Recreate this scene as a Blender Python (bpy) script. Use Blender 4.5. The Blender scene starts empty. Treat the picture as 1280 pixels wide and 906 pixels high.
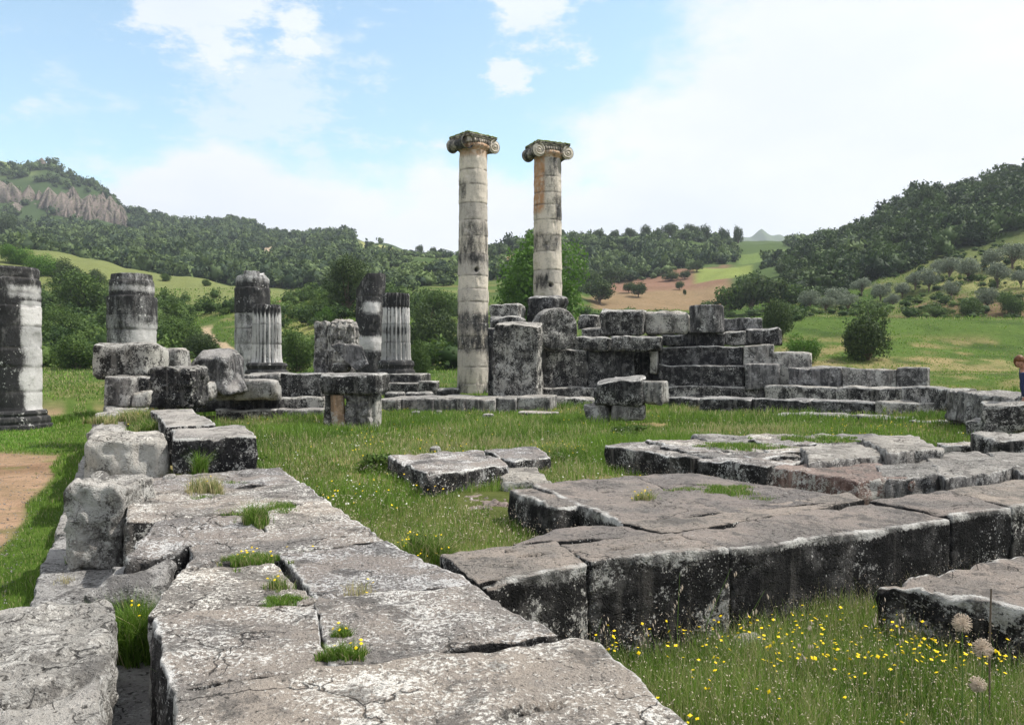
import bpy, math, random
import numpy as np
R = math.radians
scene = bpy.context.scene
# ------------------------------------------------------------------ camera
EYE = 2.45
cam_d = bpy.data.cameras.new("camera"); cam = bpy.data.objects.new("camera", cam_d)
scene.collection.objects.link(cam); scene.camera = cam
cam.location = (0, 0, EYE); cam.rotation_euler = (R(90), 0, 0)
cam_d.sensor_width = 36; cam_d.lens = 36 * 1000 / 1280
cam_d.clip_start = .05; cam_d.clip_end = 20000
# ------------------------------------------------------------------ world
SUN = np.array([.80, .10, 0.0]); SUN[:2] /= np.linalg.norm(SUN[:2]); SEL = 56
SUN[:2] *= math.cos(R(SEL)); SUN[2] = math.sin(R(SEL))
world = bpy.data.worlds.new("World"); scene.world = world; world.use_nodes = True
SKYT = (2.3, 2.36, 2.0, 1)
def build_world():
    nt = world.node_tree; nt.nodes.clear(); N = nt.nodes.new; L = nt.links.new
    out = N("ShaderNodeOutputWorld"); bg = N("ShaderNodeBackground"); L(bg.outputs[0], out.inputs[0])
    sky = N("ShaderNodeTexSky"); sky.sky_type = 'NISHITA'; sky.sun_disc = False
    sky.sun_elevation = R(SEL); sky.sun_rotation = math.atan2(SUN[0], SUN[1]); sky.air_density = 1.0; sky.dust_density = .6; sky.ozone_density = 1.5
    tc = N("ShaderNodeTexCoord")
    def noise(scale, detail, rough, sz, off=0):
        mp = N("ShaderNodeMapping"); mp.inputs['Scale'].default_value = (1, 1, sz); mp.inputs['Location'].default_value = (off, off, 0)
        L(tc.outputs['Generated'], mp.inputs[0])
        n = N("ShaderNodeTexNoise"); n.inputs['Scale'].default_value = scale; n.inputs['Detail'].default_value = detail
        n.inputs['Roughness'].default_value = rough; L(mp.outputs[0], n.inputs['Vector']); return n.outputs[0]
    def mth(op, a, b=None, c=None):
        m = N("ShaderNodeMath"); m.operation = op
        for i, v in enumerate((a, b, c)):
            if v is None: continue
            if isinstance(v, (int, float)): m.inputs[i].default_value = v
            else: L(v, m.inputs[i])
        return m.outputs[0]
    def mr(v, a, b, c=0, d=1):
        m = N("ShaderNodeMapRange"); m.interpolation_type = 'SMOOTHSTEP'
        L(v, m.inputs[0]); m.inputs[1].default_value = a; m.inputs[2].default_value = b; m.inputs[3].default_value = c; m.inputs[4].default_value = d
        return m.outputs[0]
    def blob(px, py):
        v = np.array([(px - 640) / 1000, 1, (453 - py) / 1000]); v /= np.linalg.norm(v)
        d = N("ShaderNodeVectorMath"); d.operation = 'DISTANCE'; L(tc.outputs['Generated'], d.inputs[0]); d.inputs[1].default_value = tuple(v)
        return d.outputs['Value']
    d1 = mth('MINIMUM', mth('MINIMUM', blob(60, 60), blob(210, -60)), mth('MINIMUM', blob(420, 50), blob(590, 20)))
    n1 = noise(4.2, 8, .55, 1.6, 1.3); n2 = noise(11, 6, .6, 2.0, 4)
    v = mth('ADD', mth('MULTIPLY', d1, 2.1), mth('ADD', mth('MULTIPLY', mth('SUBTRACT', n1, .5), 1.35), mth('MULTIPLY', mth('SUBTRACT', n2, .5), .35)))
    sz_ = N('ShaderNodeSeparateXYZ'); L(tc.outputs['Generated'], sz_.inputs[0])
    v = mth('ADD', v, mth('MULTIPLY', mr(sz_.outputs[2], .34, .12), .34))
    cov = mr(v, .36, .66)
    wisp = mth('MULTIPLY', mr(noise(7, 9, .6, 2.4, 7.7), .54, .70), mr(noise(2.5, 3, .5, 1, 2.1), .42, .6))
    cov = mth('MAXIMUM', cov, mth('MULTIPLY', wisp, .9))
    for bx, by, br in ((300, 10, .085), (365, 34, .055), (215, 2, .06), (668, 4, .07), (632, 95, .03), (330, 125, .12)):
        cov = mth('MAXIMUM', cov, mth('MULTIPLY', mr(mth('ADD', blob(bx, by), mth('MULTIPLY', mth('SUBTRACT', noise(15, 9, .66, 2.2, 5.5), .5), .055 + br * 3.0)), br, br * .25), .85 if br < .1 else .5))
    shade = mr(noise(3.2, 6, .55, 2.2, 9), .3, .7)
    cc = N("ShaderNodeMix"); cc.data_type = 'RGBA'; L(shade, cc.inputs[0]); cc.inputs[6].default_value = (.745, .79, .86, 1); cc.inputs[7].default_value = (.85, .87, .915, 1)
    ss = N("ShaderNodeMix"); ss.data_type = 'RGBA'; ss.blend_type = 'MULTIPLY'; ss.inputs[0].default_value = 1
    L(sky.outputs[0], ss.inputs[6]); ss.inputs[7].default_value = SKYT   # pale blue of a hazy sky
    mx = N("ShaderNodeMix"); mx.data_type = 'RGBA'; L(cov, mx.inputs[0])
    # strengths are for Background 0.1
    sc = N("ShaderNodeMix"); sc.data_type = 'RGBA'; sc.blend_type = 'MULTIPLY'; sc.clamp_result = False; sc.inputs[0].default_value = 1
    L(cc.outputs[2], sc.inputs[6]); sc.inputs[7].default_value = (10, 10, 10, 1)
    L(ss.outputs[2], mx.inputs[6]); L(sc.outputs[2], mx.inputs[7])
    L(mx.outputs[2], bg.inputs[0]); bg.inputs[1].default_value = .1
build_world()
sl = bpy.data.lights.new("sun", 'SUN'); sl.energy = 5.0; sl.angle = R(.6); sl.color = (1, .95, .87)
so = bpy.data.objects.new("sun", sl); scene.collection.objects.link(so)
from mathutils import Vector
so.rotation_euler = Vector(SUN).to_track_quat('Z', 'Y').to_euler()
scene.view_settings.view_transform = 'Standard'; scene.view_settings.look = 'None'
scene.view_settings.exposure = 0.32; scene.view_settings.gamma = 1.0; scene.view_settings.use_curve_mapping = False
scene.render.engine = 'CYCLES'; scene.cycles.max_bounces = 6; scene.cycles.transparent_max_bounces = 6
scene.cycles.volume_bounces = 0; scene.cycles.use_denoising = True
scene.cycles.use_adaptive_sampling = True; scene.cycles.adaptive_threshold = .02

# ------------------------------------------------------------------ numpy helpers
rng = np.random.default_rng(7); random.seed(7)
def hsh(ix, iy, iz, s):
    h = (ix.astype(np.int64) * 374761393 + iy.astype(np.int64) * 668265263 + iz.astype(np.int64) * 2147483647 + int(s) * 1274126177) & 0xffffffff
    h = ((h ^ (h >> 13)) * 1274126177) & 0xffffffff
    h = ((h ^ (h >> 16)) * 2246822519) & 0xffffffff
    return ((h ^ (h >> 15)) & 0xffff) / 65535.0
def vnoise(p, s=0):
    f = np.floor(p); t = p - f; t = t * t * (3 - 2 * t); i = f.astype(np.int64); r = 0
    for dx in (0, 1):
        wx = t[:, 0] if dx else 1 - t[:, 0]
        for dy in (0, 1):
            wy = t[:, 1] if dy else 1 - t[:, 1]
            for dz in (0, 1):
                wz = t[:, 2] if dz else 1 - t[:, 2]
                r = r + wx * wy * wz * hsh(i[:, 0] + dx, i[:, 1] + dy, i[:, 2] + dz, s)
    return r * 2 - 1
def fbm(p, s=0, o=3):
    r = 0; a = 1
    for k in range(o):
        r = r + a * vnoise(p * 2.03 ** k + k * 7.3, s + k); a *= .5
    return r
def n2(x, y, sc, s=0, o=3): return fbm(np.stack([x * sc, y * sc, np.zeros_like(x) + .37], 1), s, o)
def sst(a, b, x): t = np.clip((x - a) / (b - a), 0, 1); return t * t * (3 - 2 * t)
TH = R(27.8); NV = np.array([math.cos(TH), math.sin(TH)]); UV = np.array([-math.sin(TH), math.cos(TH)])
def G(px, py, z):
    d = (EYE - z) * 1000 / (py - 453.); return np.array([(px - 640) / 1000 * d, d])
def P(px, d): return np.array([(px - 640) / 1000 * d, d])
def Z(py, d): return EYE + (453 - py) / 1000 * d

def mesh_obj(name, V, F, mat, parent=None, origin=None, smooth=True, attrs=None, cols=None, mats=None):
    """V Nx3 world coords, F list of arrays (quads Mx4 / tris Mx3)."""
    V = np.asarray(V, float); o = np.zeros(3) if origin is None else np.asarray(origin, float)
    if parent is not None: o_rel = o - np.asarray(parent.get('_o', (0, 0, 0)))
    else: o_rel = o
    F = [np.asarray(f, np.int32) for f in (F if isinstance(F, list) else [F]) if len(f)]
    me = bpy.data.meshes.new(name)
    me.vertices.add(len(V)); me.vertices.foreach_set('co', (V - o).astype(np.float32).ravel())
    nl = sum(f.size for f in F); npol = sum(len(f) for f in F)
    me.loops.add(nl); me.polygons.add(npol)
    me.loops.foreach_set('vertex_index', np.concatenate([f.ravel() for f in F]))
    tot = np.concatenate([np.full(len(f), f.shape[1], np.int32) for f in F])
    st = np.zeros(npol, np.int32); st[1:] = np.cumsum(tot)[:-1]
    me.polygons.foreach_set('loop_start', st)
    if smooth: me.polygons.foreach_set('use_smooth', np.ones(npol, bool))
    for k, v in (attrs or {}).items():
        at = me.attributes.new(k, 'FLOAT', 'POINT'); at.data.foreach_set('value', np.asarray(v, np.float32))
    for k, v in (cols or {}).items():
        at = me.attributes.new(k, 'FLOAT_COLOR', 'POINT')
        c = np.ones((len(V), 4), np.float32); c[:, :3] = v; at.data.foreach_set('color', c.ravel())
    me.update(calc_edges=True); me.validate()
    if mat is not None: me.materials.append(mat)
    ob = bpy.data.objects.new(name, me); scene.collection.objects.link(ob)
    ob.location = o_rel
    if parent is not None: ob.parent = parent
    ob['_o'] = tuple(float(c) for c in o)
    return ob
def tag(o, label=None, cat=None, group=None, kind=None):
    if label: o['label'] = label
    if cat: o['category'] = cat; o['kind'] = 'thing'
    if group: o['group'] = group
    if kind: o['kind'] = kind
    return o
def empty(name, loc):
    o = bpy.data.objects.new(name, None); scene.collection.objects.link(o); o.location = loc
    o.empty_display_size = .1; o['_o'] = tuple(float(c) for c in loc); return o

# ------------------------------------------------------------------ materials
class MT:
    def __init__(s, name):
        s.mat = bpy.data.materials.new(name); s.mat.use_nodes = True; s.nt = s.mat.node_tree; s.nt.nodes.clear()
        s.out = s.N("ShaderNodeOutputMaterial")
    def N(s, t): return s.nt.nodes.new(t)
    def L(s, a, b): s.nt.links.new(a, b)
    def noise(s, vec, scale, det=4, rough=.55, sc=None, dist=0):
        if sc:
            mp = s.N("ShaderNodeMapping"); mp.inputs['Scale'].default_value = sc; s.L(vec, mp.inputs[0]); vec = mp.outputs[0]
        n = s.N("ShaderNodeTexNoise"); n.inputs['Scale'].default_value = scale; n.inputs['Detail'].default_value = det
        n.inputs['Roughness'].default_value = rough; n.inputs['Distortion'].default_value = dist; s.L(vec, n.inputs['Vector']); return n.outputs[0]
    def voro(s, vec, scale, rnd=1, feat='F1'):
        n = s.N("ShaderNodeTexVoronoi"); n.inputs['Scale'].default_value = scale; n.inputs['Randomness'].default_value = rnd; n.feature = feat
        s.L(vec, n.inputs['Vector']); return n.outputs['Distance']
    def m(s_, op, a, b=None, c=None):
        m = s_.N("ShaderNodeMath"); m.operation = op
        for i, v in enumerate((a, b, c)):
            if v is None: continue
            if isinstance(v, (int, float)): m.inputs[i].default_value = v
            else: s_.L(v, m.inputs[i])
        return m.outputs[0]
    def mr(s, v, a, b, c=0, d=1):
        m = s.N("ShaderNodeMapRange"); m.interpolation_type = 'SMOOTHSTEP'
        s.L(v, m.inputs[0])
        for i, x in enumerate((a, b, c, d)):
            if isinstance(x, (int, float)): m.inputs[i + 1].default_value = x
            else: s.L(x, m.inputs[i + 1])
        return m.outputs[0]
    def mix(s, f, a, b, bt='MIX'):
        m = s.N("ShaderNodeMix"); m.data_type = 'RGBA'; m.blend_type = bt
        if isinstance(f, (int, float)): m.inputs[0].default_value = f
        else: s.L(f, m.inputs[0])
        for i, v in ((6, a), (7, b)):
            if isinstance(v, tuple): m.inputs[i].default_value = (*v, 1)
            else: s.L(v, m.inputs[i])
        return m.outputs[2]
    def attr(s, n, col=False):
        a = s.N("ShaderNodeAttribute"); a.attribute_name = n; return a.outputs['Color' if col else 'Fac']
    def vec(s, rnd=True):
        tc = s.N("ShaderNodeTexCoord"); v = tc.outputs['Object']
        if rnd:
            oi = s.N("ShaderNodeObjectInfo"); a = s.N("ShaderNodeVectorMath"); a.operation = 'ADD'
            mm = s.m('MULTIPLY', oi.outputs['Random'], 50.0); s.L(v, a.inputs[0]); s.L(mm, a.inputs[1]); v = a.outputs[0]
        return v
    def finish(s, col, rough=.9, bump=None, spec=.2, trans=None, dist=.02, strength=1):
        b = s.N("ShaderNodeBsdfPrincipled")
        if isinstance(col, tuple): b.inputs['Base Color'].default_value = (*col, 1)
        else: s.L(col, b.inputs['Base Color'])
        b.inputs['Roughness'].default_value = rough; b.inputs['Specular IOR Level'].default_value = spec
        if bump is not None:
            bp = s.N("ShaderNodeBump"); bp.inputs['Strength'].default_value = strength; bp.inputs['Distance'].default_value = dist
            s.L(bump, bp.inputs['Height']); s.L(bp.outputs[0], b.inputs['Normal'])
        if trans:
            t = s.N("ShaderNodeBsdfTranslucent")
            if isinstance(col, tuple): t.inputs[0].default_value = (*col, 1)
            else: s.L(col, t.inputs[0])
            mx = s.N("ShaderNodeMixShader"); mx.inputs[0].default_value = trans
            s.L(b.outputs[0], mx.inputs[1]); s.L(t.outputs[0], mx.inputs[2]); s.L(mx.outputs[0], s.out.inputs[0])
        else: s.L(b.outputs[0], s.out.inputs[0])
        return s.mat

def stone_mat(name, cracks=.7, top=(.34, .305, .275), top2=(.20, .195, .19), fleck=.5, flecks=30, side=(.022, .022, .023), side2=(.13, .125, .12),
              spots=.5, spotsc=11, rimw=.8, sidedark=.8, white=(.66, .65, .62), fine=1.0, speck=.5):
    s = MT(name); v = s.vec(); _oi = s.N('ShaderNodeObjectInfo'); rnd = _oi.outputs['Random']
    g = s.N("ShaderNodeNewGeometry"); sx = s.N("ShaderNodeSeparateXYZ"); s.L(g.outputs['Normal'], sx.inputs[0])
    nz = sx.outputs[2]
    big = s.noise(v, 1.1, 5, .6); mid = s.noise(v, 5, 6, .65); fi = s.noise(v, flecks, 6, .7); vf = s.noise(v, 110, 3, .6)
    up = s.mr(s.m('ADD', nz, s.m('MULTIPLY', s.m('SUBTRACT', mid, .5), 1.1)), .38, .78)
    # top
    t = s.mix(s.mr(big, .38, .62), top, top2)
    t = s.mix(s.mr(mid, .5, .75, 0, .6), t, (.25, .24, .235))
    flm = s.m('ADD', fi, s.m('MULTIPLY', s.m('SUBTRACT', s.noise(v, 2.3, 4, .6), .5), .55))
    t = s.mix(s.mr(flm, .66 - .16 * fleck, .74 - .16 * fleck), t, white)
    dk = s.mr(s.m('ADD', s.noise(v, flecks * .8, 5, .7, dist=.4), s.m('MULTIPLY', big, .25)), .66, .78)
    t = s.mix(s.m('MULTIPLY', dk, .9), t, (.055, .053, .05))
    t = s.mix(s.mr(s.noise(v, 70, 4, .75), .56, .66, 0, .55 * min(1, fleck * 1.3)), t, (.10, .095, .09))
    dvec = s.N("ShaderNodeVectorMath"); dvec.operation = 'ADD'; nz2 = s.N("ShaderNodeTexNoise"); nz2.inputs['Scale'].default_value = 3; nz2.inputs['Detail'].default_value = 5; s.L(v, nz2.inputs['Vector'])
    dsc = s.N("ShaderNodeVectorMath"); dsc.operation = 'SCALE'; s.L(nz2.outputs['Color'], dsc.inputs[0]); dsc.inputs['Scale'].default_value = .55; s.L(v, dvec.inputs[0]); s.L(dsc.outputs[0], dvec.inputs[1])
    ce = s.voro(dvec.outputs[0], 1.25, 1, 'DISTANCE_TO_EDGE'); ckm = s.m('MULTIPLY', s.mr(ce, .012, .003), s.mr(s.noise(v, 1.7, 2, .5), .47, .53, 0, cracks))
    blot = s.mr(s.m('ADD', s.noise(v, 2.7, 7, .72), s.m('MULTIPLY', mid, .15)), .60, .68, 0, .7); t = s.mix(blot, t, (.125, .12, .115))
    t = s.mix(ckm, t, (.02, .019, .018))
    # sides
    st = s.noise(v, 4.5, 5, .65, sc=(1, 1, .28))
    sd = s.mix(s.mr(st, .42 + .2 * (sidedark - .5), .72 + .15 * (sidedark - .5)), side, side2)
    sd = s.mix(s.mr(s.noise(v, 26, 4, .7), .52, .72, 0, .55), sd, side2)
    vd = s.voro(v, spotsc); vd2 = s.voro(v, spotsc * 2.9)
    dens = s.noise(v, 1.6, 3, .6)
    rad = s.mr(dens, .35, .7, .02, .55 * spots + .12)
    jit = s.m('MULTIPLY', s.m('SUBTRACT', fi, .5), .5)
    sp = s.m('LESS_THAN', s.m('ADD', vd, jit), s.m('MULTIPLY', rad, .62))
    sp2 = s.m('LESS_THAN', s.m('ADD', vd2, jit), s.m('MULTIPLY', rad, .8))
    wc = s.mix(mid, white, (.38, .39, .385))
    pat = s.mr(s.m('ADD', s.noise(v, 7, 7, .72), s.m('MULTIPLY', s.m('SUBTRACT', dens, .5), .5)), .69 - .12 * spots, .72 - .12 * spots)
    sk = s.noise(v, 15, 9, .82); sk2 = s.noise(v, 42, 5, .75)
    skm = s.mr(s.m('ADD', s.m('ADD', s.m('MULTIPLY', sk, .65), s.m('MULTIPLY', sk2, .35)), s.m('MULTIPLY', s.m('ADD', s.m('SUBTRACT', s.noise(v, 2.1, 5, .65), .5), s.m('MULTIPLY', s.m('SUBTRACT', rnd, .5), .16)), .62)), .615 - .10 * speck, .655 - .10 * speck)
    gr = s.mr(s.m('ADD', s.noise(v, 3.2, 7, .7), s.m('MULTIPLY', sk, .25)), .60, .80, 0, .8)
    sd = s.mix(gr, sd, tuple(1.5 * c + .03 for c in side2))
    sd = s.mix(s.m('MULTIPLY', skm, .9), sd, wc)
    sd = s.mix(s.m('MAXIMUM', s.m('MAXIMUM', sp, sp2), pat), sd, wc)
    run = s.mr(s.noise(v, 5.5, 5, .6, sc=(1, 1, .10)), .54, .66, 0, .55); sd = s.mix(run, sd, s.mix(1.0, side2, (1.7, 1.65, 1.6), 'MULTIPLY'))
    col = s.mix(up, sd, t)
    col = s.mix(1.0, col, s.mix(rnd, (.82, .82, .84), (1.15, 1.12, 1.07)), 'MULTIPLY')
    rim = s.attr('rim')
    rm = s.mr(s.m('ADD', s.m('MULTIPLY', rim, rimw), s.m('MULTIPLY', s.m('SUBTRACT', fi, .5), 1.0)), .42, .62)
    rm = s.m('MULTIPLY', rm, s.mr(s.noise(v, 2.6, 5, .65), .42, .60, .12, .95))
    col = s.mix(rm, col, white)
    pit = s.m('SUBTRACT', s.mr(s.voro(v, 30), 0, .35, 0, .5), s.m('MULTIPLY', ckm, 1.5))
    h = s.m('ADD', s.m('ADD', s.m('ADD', s.m('MULTIPLY', mid, 1.5), s.m('MULTIPLY', fi, 1.1)), s.m('MULTIPLY', vf, .4 * fine)), pit)
    return s.finish(col, .93, h, .12, dist=.05, strength=1.0)
M = {}
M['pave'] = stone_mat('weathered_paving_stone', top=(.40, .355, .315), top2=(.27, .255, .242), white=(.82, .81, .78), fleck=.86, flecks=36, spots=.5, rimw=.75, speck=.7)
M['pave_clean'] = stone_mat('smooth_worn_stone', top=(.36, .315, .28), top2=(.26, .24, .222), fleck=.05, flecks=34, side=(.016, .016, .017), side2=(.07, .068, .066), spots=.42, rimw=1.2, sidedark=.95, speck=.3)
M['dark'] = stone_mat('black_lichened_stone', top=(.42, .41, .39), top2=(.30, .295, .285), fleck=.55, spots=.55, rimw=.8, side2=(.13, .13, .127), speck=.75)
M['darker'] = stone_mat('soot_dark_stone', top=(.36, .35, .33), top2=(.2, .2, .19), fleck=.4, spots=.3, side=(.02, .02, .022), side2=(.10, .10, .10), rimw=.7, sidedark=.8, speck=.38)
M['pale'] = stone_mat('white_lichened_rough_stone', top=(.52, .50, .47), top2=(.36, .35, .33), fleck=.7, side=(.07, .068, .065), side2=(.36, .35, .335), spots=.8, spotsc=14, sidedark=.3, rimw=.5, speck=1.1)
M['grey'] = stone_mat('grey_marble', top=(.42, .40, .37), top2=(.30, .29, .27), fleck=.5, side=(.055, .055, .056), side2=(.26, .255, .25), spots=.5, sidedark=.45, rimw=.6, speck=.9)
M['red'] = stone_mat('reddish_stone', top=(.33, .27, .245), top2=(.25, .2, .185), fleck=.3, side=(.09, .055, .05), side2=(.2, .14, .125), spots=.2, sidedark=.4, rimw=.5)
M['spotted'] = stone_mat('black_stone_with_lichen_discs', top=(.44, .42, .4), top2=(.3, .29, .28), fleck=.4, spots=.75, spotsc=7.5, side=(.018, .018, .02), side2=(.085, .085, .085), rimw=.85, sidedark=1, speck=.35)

def shaft_mat(name, pale=(.62, .56, .48), pale2=(.43, .395, .355), crust_shade_col=(.03, .03, .031), orange=0.0, thr=.5):
    s = MT(name); v = s.vec()
    cr = s.attr('crust'); tone = s.attr('tone'); jo = s.attr('joint')
    big = s.noise(v, .9, 5, .6); st = s.noise(v, 2.6, 7, .68, sc=(1, 1, .3)); fi = s.noise(v, 16, 6, .7); md = s.noise(v, 4.5, 5, .62)
    c = s.mix(s.mr(s.m('ADD', s.m('MULTIPLY', big, .6), s.m('MULTIPLY', tone, .55)), .35, .80), pale, pale2)
    ck = s.m('SUBTRACT', 1.0, s.mr(s.voro(v, 1.3, 1, 'DISTANCE_TO_EDGE'), .0, .012)); c = s.mix(s.m('MULTIPLY', ck, s.mr(md, .45, .6, 0, .7)), c, (.08, .075, .07))
    c = s.mix(s.mr(s.noise(v, 2.2, 8, .75, sc=(1, 1, 1.6)), .52, .74, 0, .6), c, (.15, .145, .135))
    c = s.mix(s.mr(fi, .5, .75, 0, .5), c, (.22, .215, .205))
    if orange: c = s.mix(s.m('MULTIPLY', s.mr(s.attr('orange'), .3, .8), s.mr(md, .3, .6, .3, 1)), c, (.42, .24, .13))
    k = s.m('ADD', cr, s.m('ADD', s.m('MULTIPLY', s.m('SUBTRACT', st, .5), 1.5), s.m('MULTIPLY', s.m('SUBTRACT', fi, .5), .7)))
    cc = s.mix(s.mr(s.noise(v, 3.5, 7, .7, sc=(1, 1, .45)), .5, .72, 0, .9), crust_shade_col, (.17, .165, .16))
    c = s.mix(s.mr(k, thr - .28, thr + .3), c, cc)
    w = s.m('MULTIPLY', s.mr(s.m('ADD', s.noise(v, 9, 7, .75), s.m('MULTIPLY', s.m('SUBTRACT', s.noise(v, 1.7, 4, .6), .5), .7)), .64, .70), s.mr(cr, .2, .7, .25, .9))
    c = s.mix(w, c, (.52, .52, .5))
    c = s.mix(s.m('MULTIPLY', jo, .75), c, (.05, .048, .045))
    h = s.m('ADD', s.m('MULTIPLY', md, 1.2), s.m('MULTIPLY', fi, .8))
    return s.finish(c, .9, h, .15, dist=.03, strength=.7)
M['shaft'] = shaft_mat('stained_column_marble', orange=1)
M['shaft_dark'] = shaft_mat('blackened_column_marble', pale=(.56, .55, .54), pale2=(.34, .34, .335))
M['moss'] = MT('moss_on_stone').finish((.16, .2, .04), .95)

def leaf_mat(name, c1, c2, trans=.3, c3=None):
    s = MT(name); t = s.attr('tint'); v = s.vec(False)
    oi = s.N("ShaderNodeObjectInfo")
    c = s.mix(s.mr(t, 0, 1), c1, c2)
    if c3: c = s.mix(s.mr(s.noise(v, .35, 3, .6), .4, .65), c, c3)
    c = s.mix(s.m('MULTIPLY', oi.outputs['Random'], .35), c, tuple(.6 * a + .2 * b for a, b in zip(c1, c2)))
    return s.finish(c, .7, None, .25, trans=trans)
_b = MT('bark'); M['bark'] = _b.finish(_b.mix(_b.noise(_b.vec(), 8, 4, .7, sc=(1, 1, .2)), (.05, .035, .025), (.2, .16, .12)), .95)
M['leaf_dark'] = leaf_mat('dark_evergreen_leaves', (.025, .05, .018), (.085, .125, .035))
M['leaf_mid'] = leaf_mat('green_leaves', (.024, .058, .012), (.12, .19, .04))
M['leaf_bright'] = leaf_mat('bright_green_leaves', (.05, .12, .015), (.14, .27, .04), .4)
M['leaf_olive'] = leaf_mat('olive_leaves', (.10, .13, .085), (.27, .31, .225), .2)
M['leaf_forest'] = leaf_mat('forest_leaves', (.013, .032, .010), (.085, .14, .035), .2)
M['leaf_far'] = leaf_mat('far_forest_leaves', (.018, .042, .018), (.14, .20, .065), .2)
def grass_mat():
    s = MT('grass_blades'); t = s.attr('tint'); dr = s.attr('dry')
    c = s.mix(t, (.055, .12, .015), (.205, .335, .05)); c = s.mix(dr, c, (.46, .40, .22)); return s.finish(c, .6, None, .25, trans=.35)
M['grass'] = grass_mat()
M['petal'] = MT('yellow_petals').finish((.85, .62, .01), .6, None, .2, trans=.2)
M['petal_w'] = MT('white_petals').finish((.75, .75, .7), .6, None, .2, trans=.2)
M['dry'] = MT('dry_seedhead').finish((.55, .46, .37), .9)
M['stem'] = MT('green_stem').finish((.1, .17, .04), .7)
def ground_mat():
    s = MT('ground_cover'); v = s.vec(False); c = s.attr('cov', True)
    a = s.noise(v, 1.7, 8, .7); b = s.noise(v, 14, 5, .7); d = s.noise(v, .13, 6, .65)
    c = s.mix(s.mr(a, .3, .7), c, s.mix(1.0, c, (.62, .66, .6), 'MULTIPLY'))
    c = s.mix(s.mr(b, .35, .7, 0, .5), c, s.mix(1.0, c, (1.45, 1.35, 1.3), 'MULTIPLY'))
    c = s.mix(s.mr(d, .4, .65, 0, .45), c, s.mix(1.0, c, (.75, .8, .75), 'MULTIPLY'))
    h = s.m('ADD', s.m('MULTIPLY', a, 2), b)
    return s.finish(c, .97, h, .05, dist=.08, strength=.7)
M['ground'] = ground_mat()
def cliff_mat():
    s = MT('eroded_cliff'); v = s.vec(False)
    a = s.noise(v, .12, 8, .7, sc=(1, 1, .35)); b = s.noise(v, .6, 6, .7)
    c = s.mix(s.mr(a, .35, .65), (.25, .205, .18), (.12, .105, .095)); c = s.mix(s.mr(b, .5, .62, 0, .9), c, (.07, .09, .045)); c = s.mix(s.mr(s.noise(v, .05, 5, .6), .5, .6, 0, .8), c, (.10, .11, .06))
    return s.finish(c, .97, s.m('ADD', a, b), .05, dist=1.2)
M['cliff'] = cliff_mat()
# ------------------------------------------------------------------ terrain
TAB = {  # px column: (distance, picture row) pairs the ground passes through
 -400: [(60,462),(90,440),(140,360),(200,290),(240,262),(300,290),(500,250),(650,190),(750,165),(900,170)],
 -60: [(60,468),(80,452),(120,398),(170,348),(215,303),(260,312),(300,318),(500,285),(620,270),(685,222),(760,192),(900,205)],
 50: [(60,470),(80,455),(120,402),(170,355),(225,312),(270,322),(320,325),(500,298),(620,281),(685,232),(760,203),(900,215)],
 110: [(60,470),(80,455),(120,405),(170,362),(230,322),(280,334),(340,330),(500,300),(620,283),(685,240),(740,227),(900,240)],
 160: [(60,471),(80,455),(120,405),(170,370),(230,333),(280,345),(340,338),(500,305),(620,290),(690,272),(740,266),(900,275)],
 230: [(60,472),(80,450),(120,403),(170,374),(215,344),(280,352),(450,315),(600,290),(720,280),(900,288)],
 300: [(60,472),(80,440),(110,402),(150,380),(200,357),(260,366),(450,322),(600,292),(720,279),(900,288)],
 360: [(60,472),(80,450),(110,408),(150,376),(200,368),(260,365),(450,326),(600,302),(720,298),(900,300)],
 430: [(60,474),(75,450),(100,408),(140,368),(200,372),(300,352),(450,315),(600,297),(720,298),(900,305)],
 470: [(60,474),(75,455),(100,412),(140,372),(200,374),(300,352),(450,318),(560,306),(720,312),(900,320)],
 530: [(60,474),(75,458),(100,425),(150,382),(250,352),(400,325),(500,318),(600,324),(900,330)],
 590: [(60,474),(75,460),(100,432),(150,388),(250,352),(400,325),(500,318),(600,324),(900,330)],
 680: [(60,474),(80,455),(100,432),(150,394),(250,350),(400,302),(450,298),(600,310),(900,325)],
 760: [(60,474),(80,458),(100,435),(150,402),(200,384),(300,350),(380,318),(450,297),(600,310),(900,322)],
 850: [(60,474),(80,458),(100,435),(150,402),(200,386),(280,352),(380,318),(450,296),(600,308),(900,320)],
 920: [(60,474),(80,450),(100,425),(150,400),(200,378),(250,352),(300,338),(400,314),(500,303),(700,305),(900,318)],
 980: [(60,466),(75,430),(90,402),(120,400),(150,388),(200,368),(260,335),(400,312),(500,304),(700,305),(900,318)],
 1040: [(60,464),(75,430),(90,400),(120,399),(150,386),(200,352),(260,312),(320,302),(500,306),(700,308),(900,318)],
 1080: [(60,464),(75,430),(90,399),(120,398),(150,385),(200,343),(250,303),(300,296),(500,302),(900,318)],
 1110: [(60,464),(75,430),(90,399),(120,398),(150,381),(200,332),(250,288),(300,275),(500,290),(900,318)],
 1160: [(60,464),(75,430),(90,399),(120,398),(150,372),(200,320),(250,265),(290,245),(500,270),(900,318)],
 1220: [(60,464),(75,432),(90,400),(120,399),(150,362),(200,308),(250,256),(290,241),(500,265),(900,300)],
 1280: [(60,464),(75,434),(90,401),(120,399),(150,352),(200,295),(250,240),(300,217),(500,250),(900,290)],
 1500: [(60,464),(75,434),(90,400),(120,390),(150,330),(200,265),(250,205),(300,160),(500,200),(900,280)],
}
KD = np.array([60, 68, 75, 82, 90, 100, 110, 120, 135, 150, 170, 185, 200, 215, 230, 250, 275, 300, 340, 380, 420, 450, 500, 550, 600, 650, 700, 760, 820, 900.])
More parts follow.
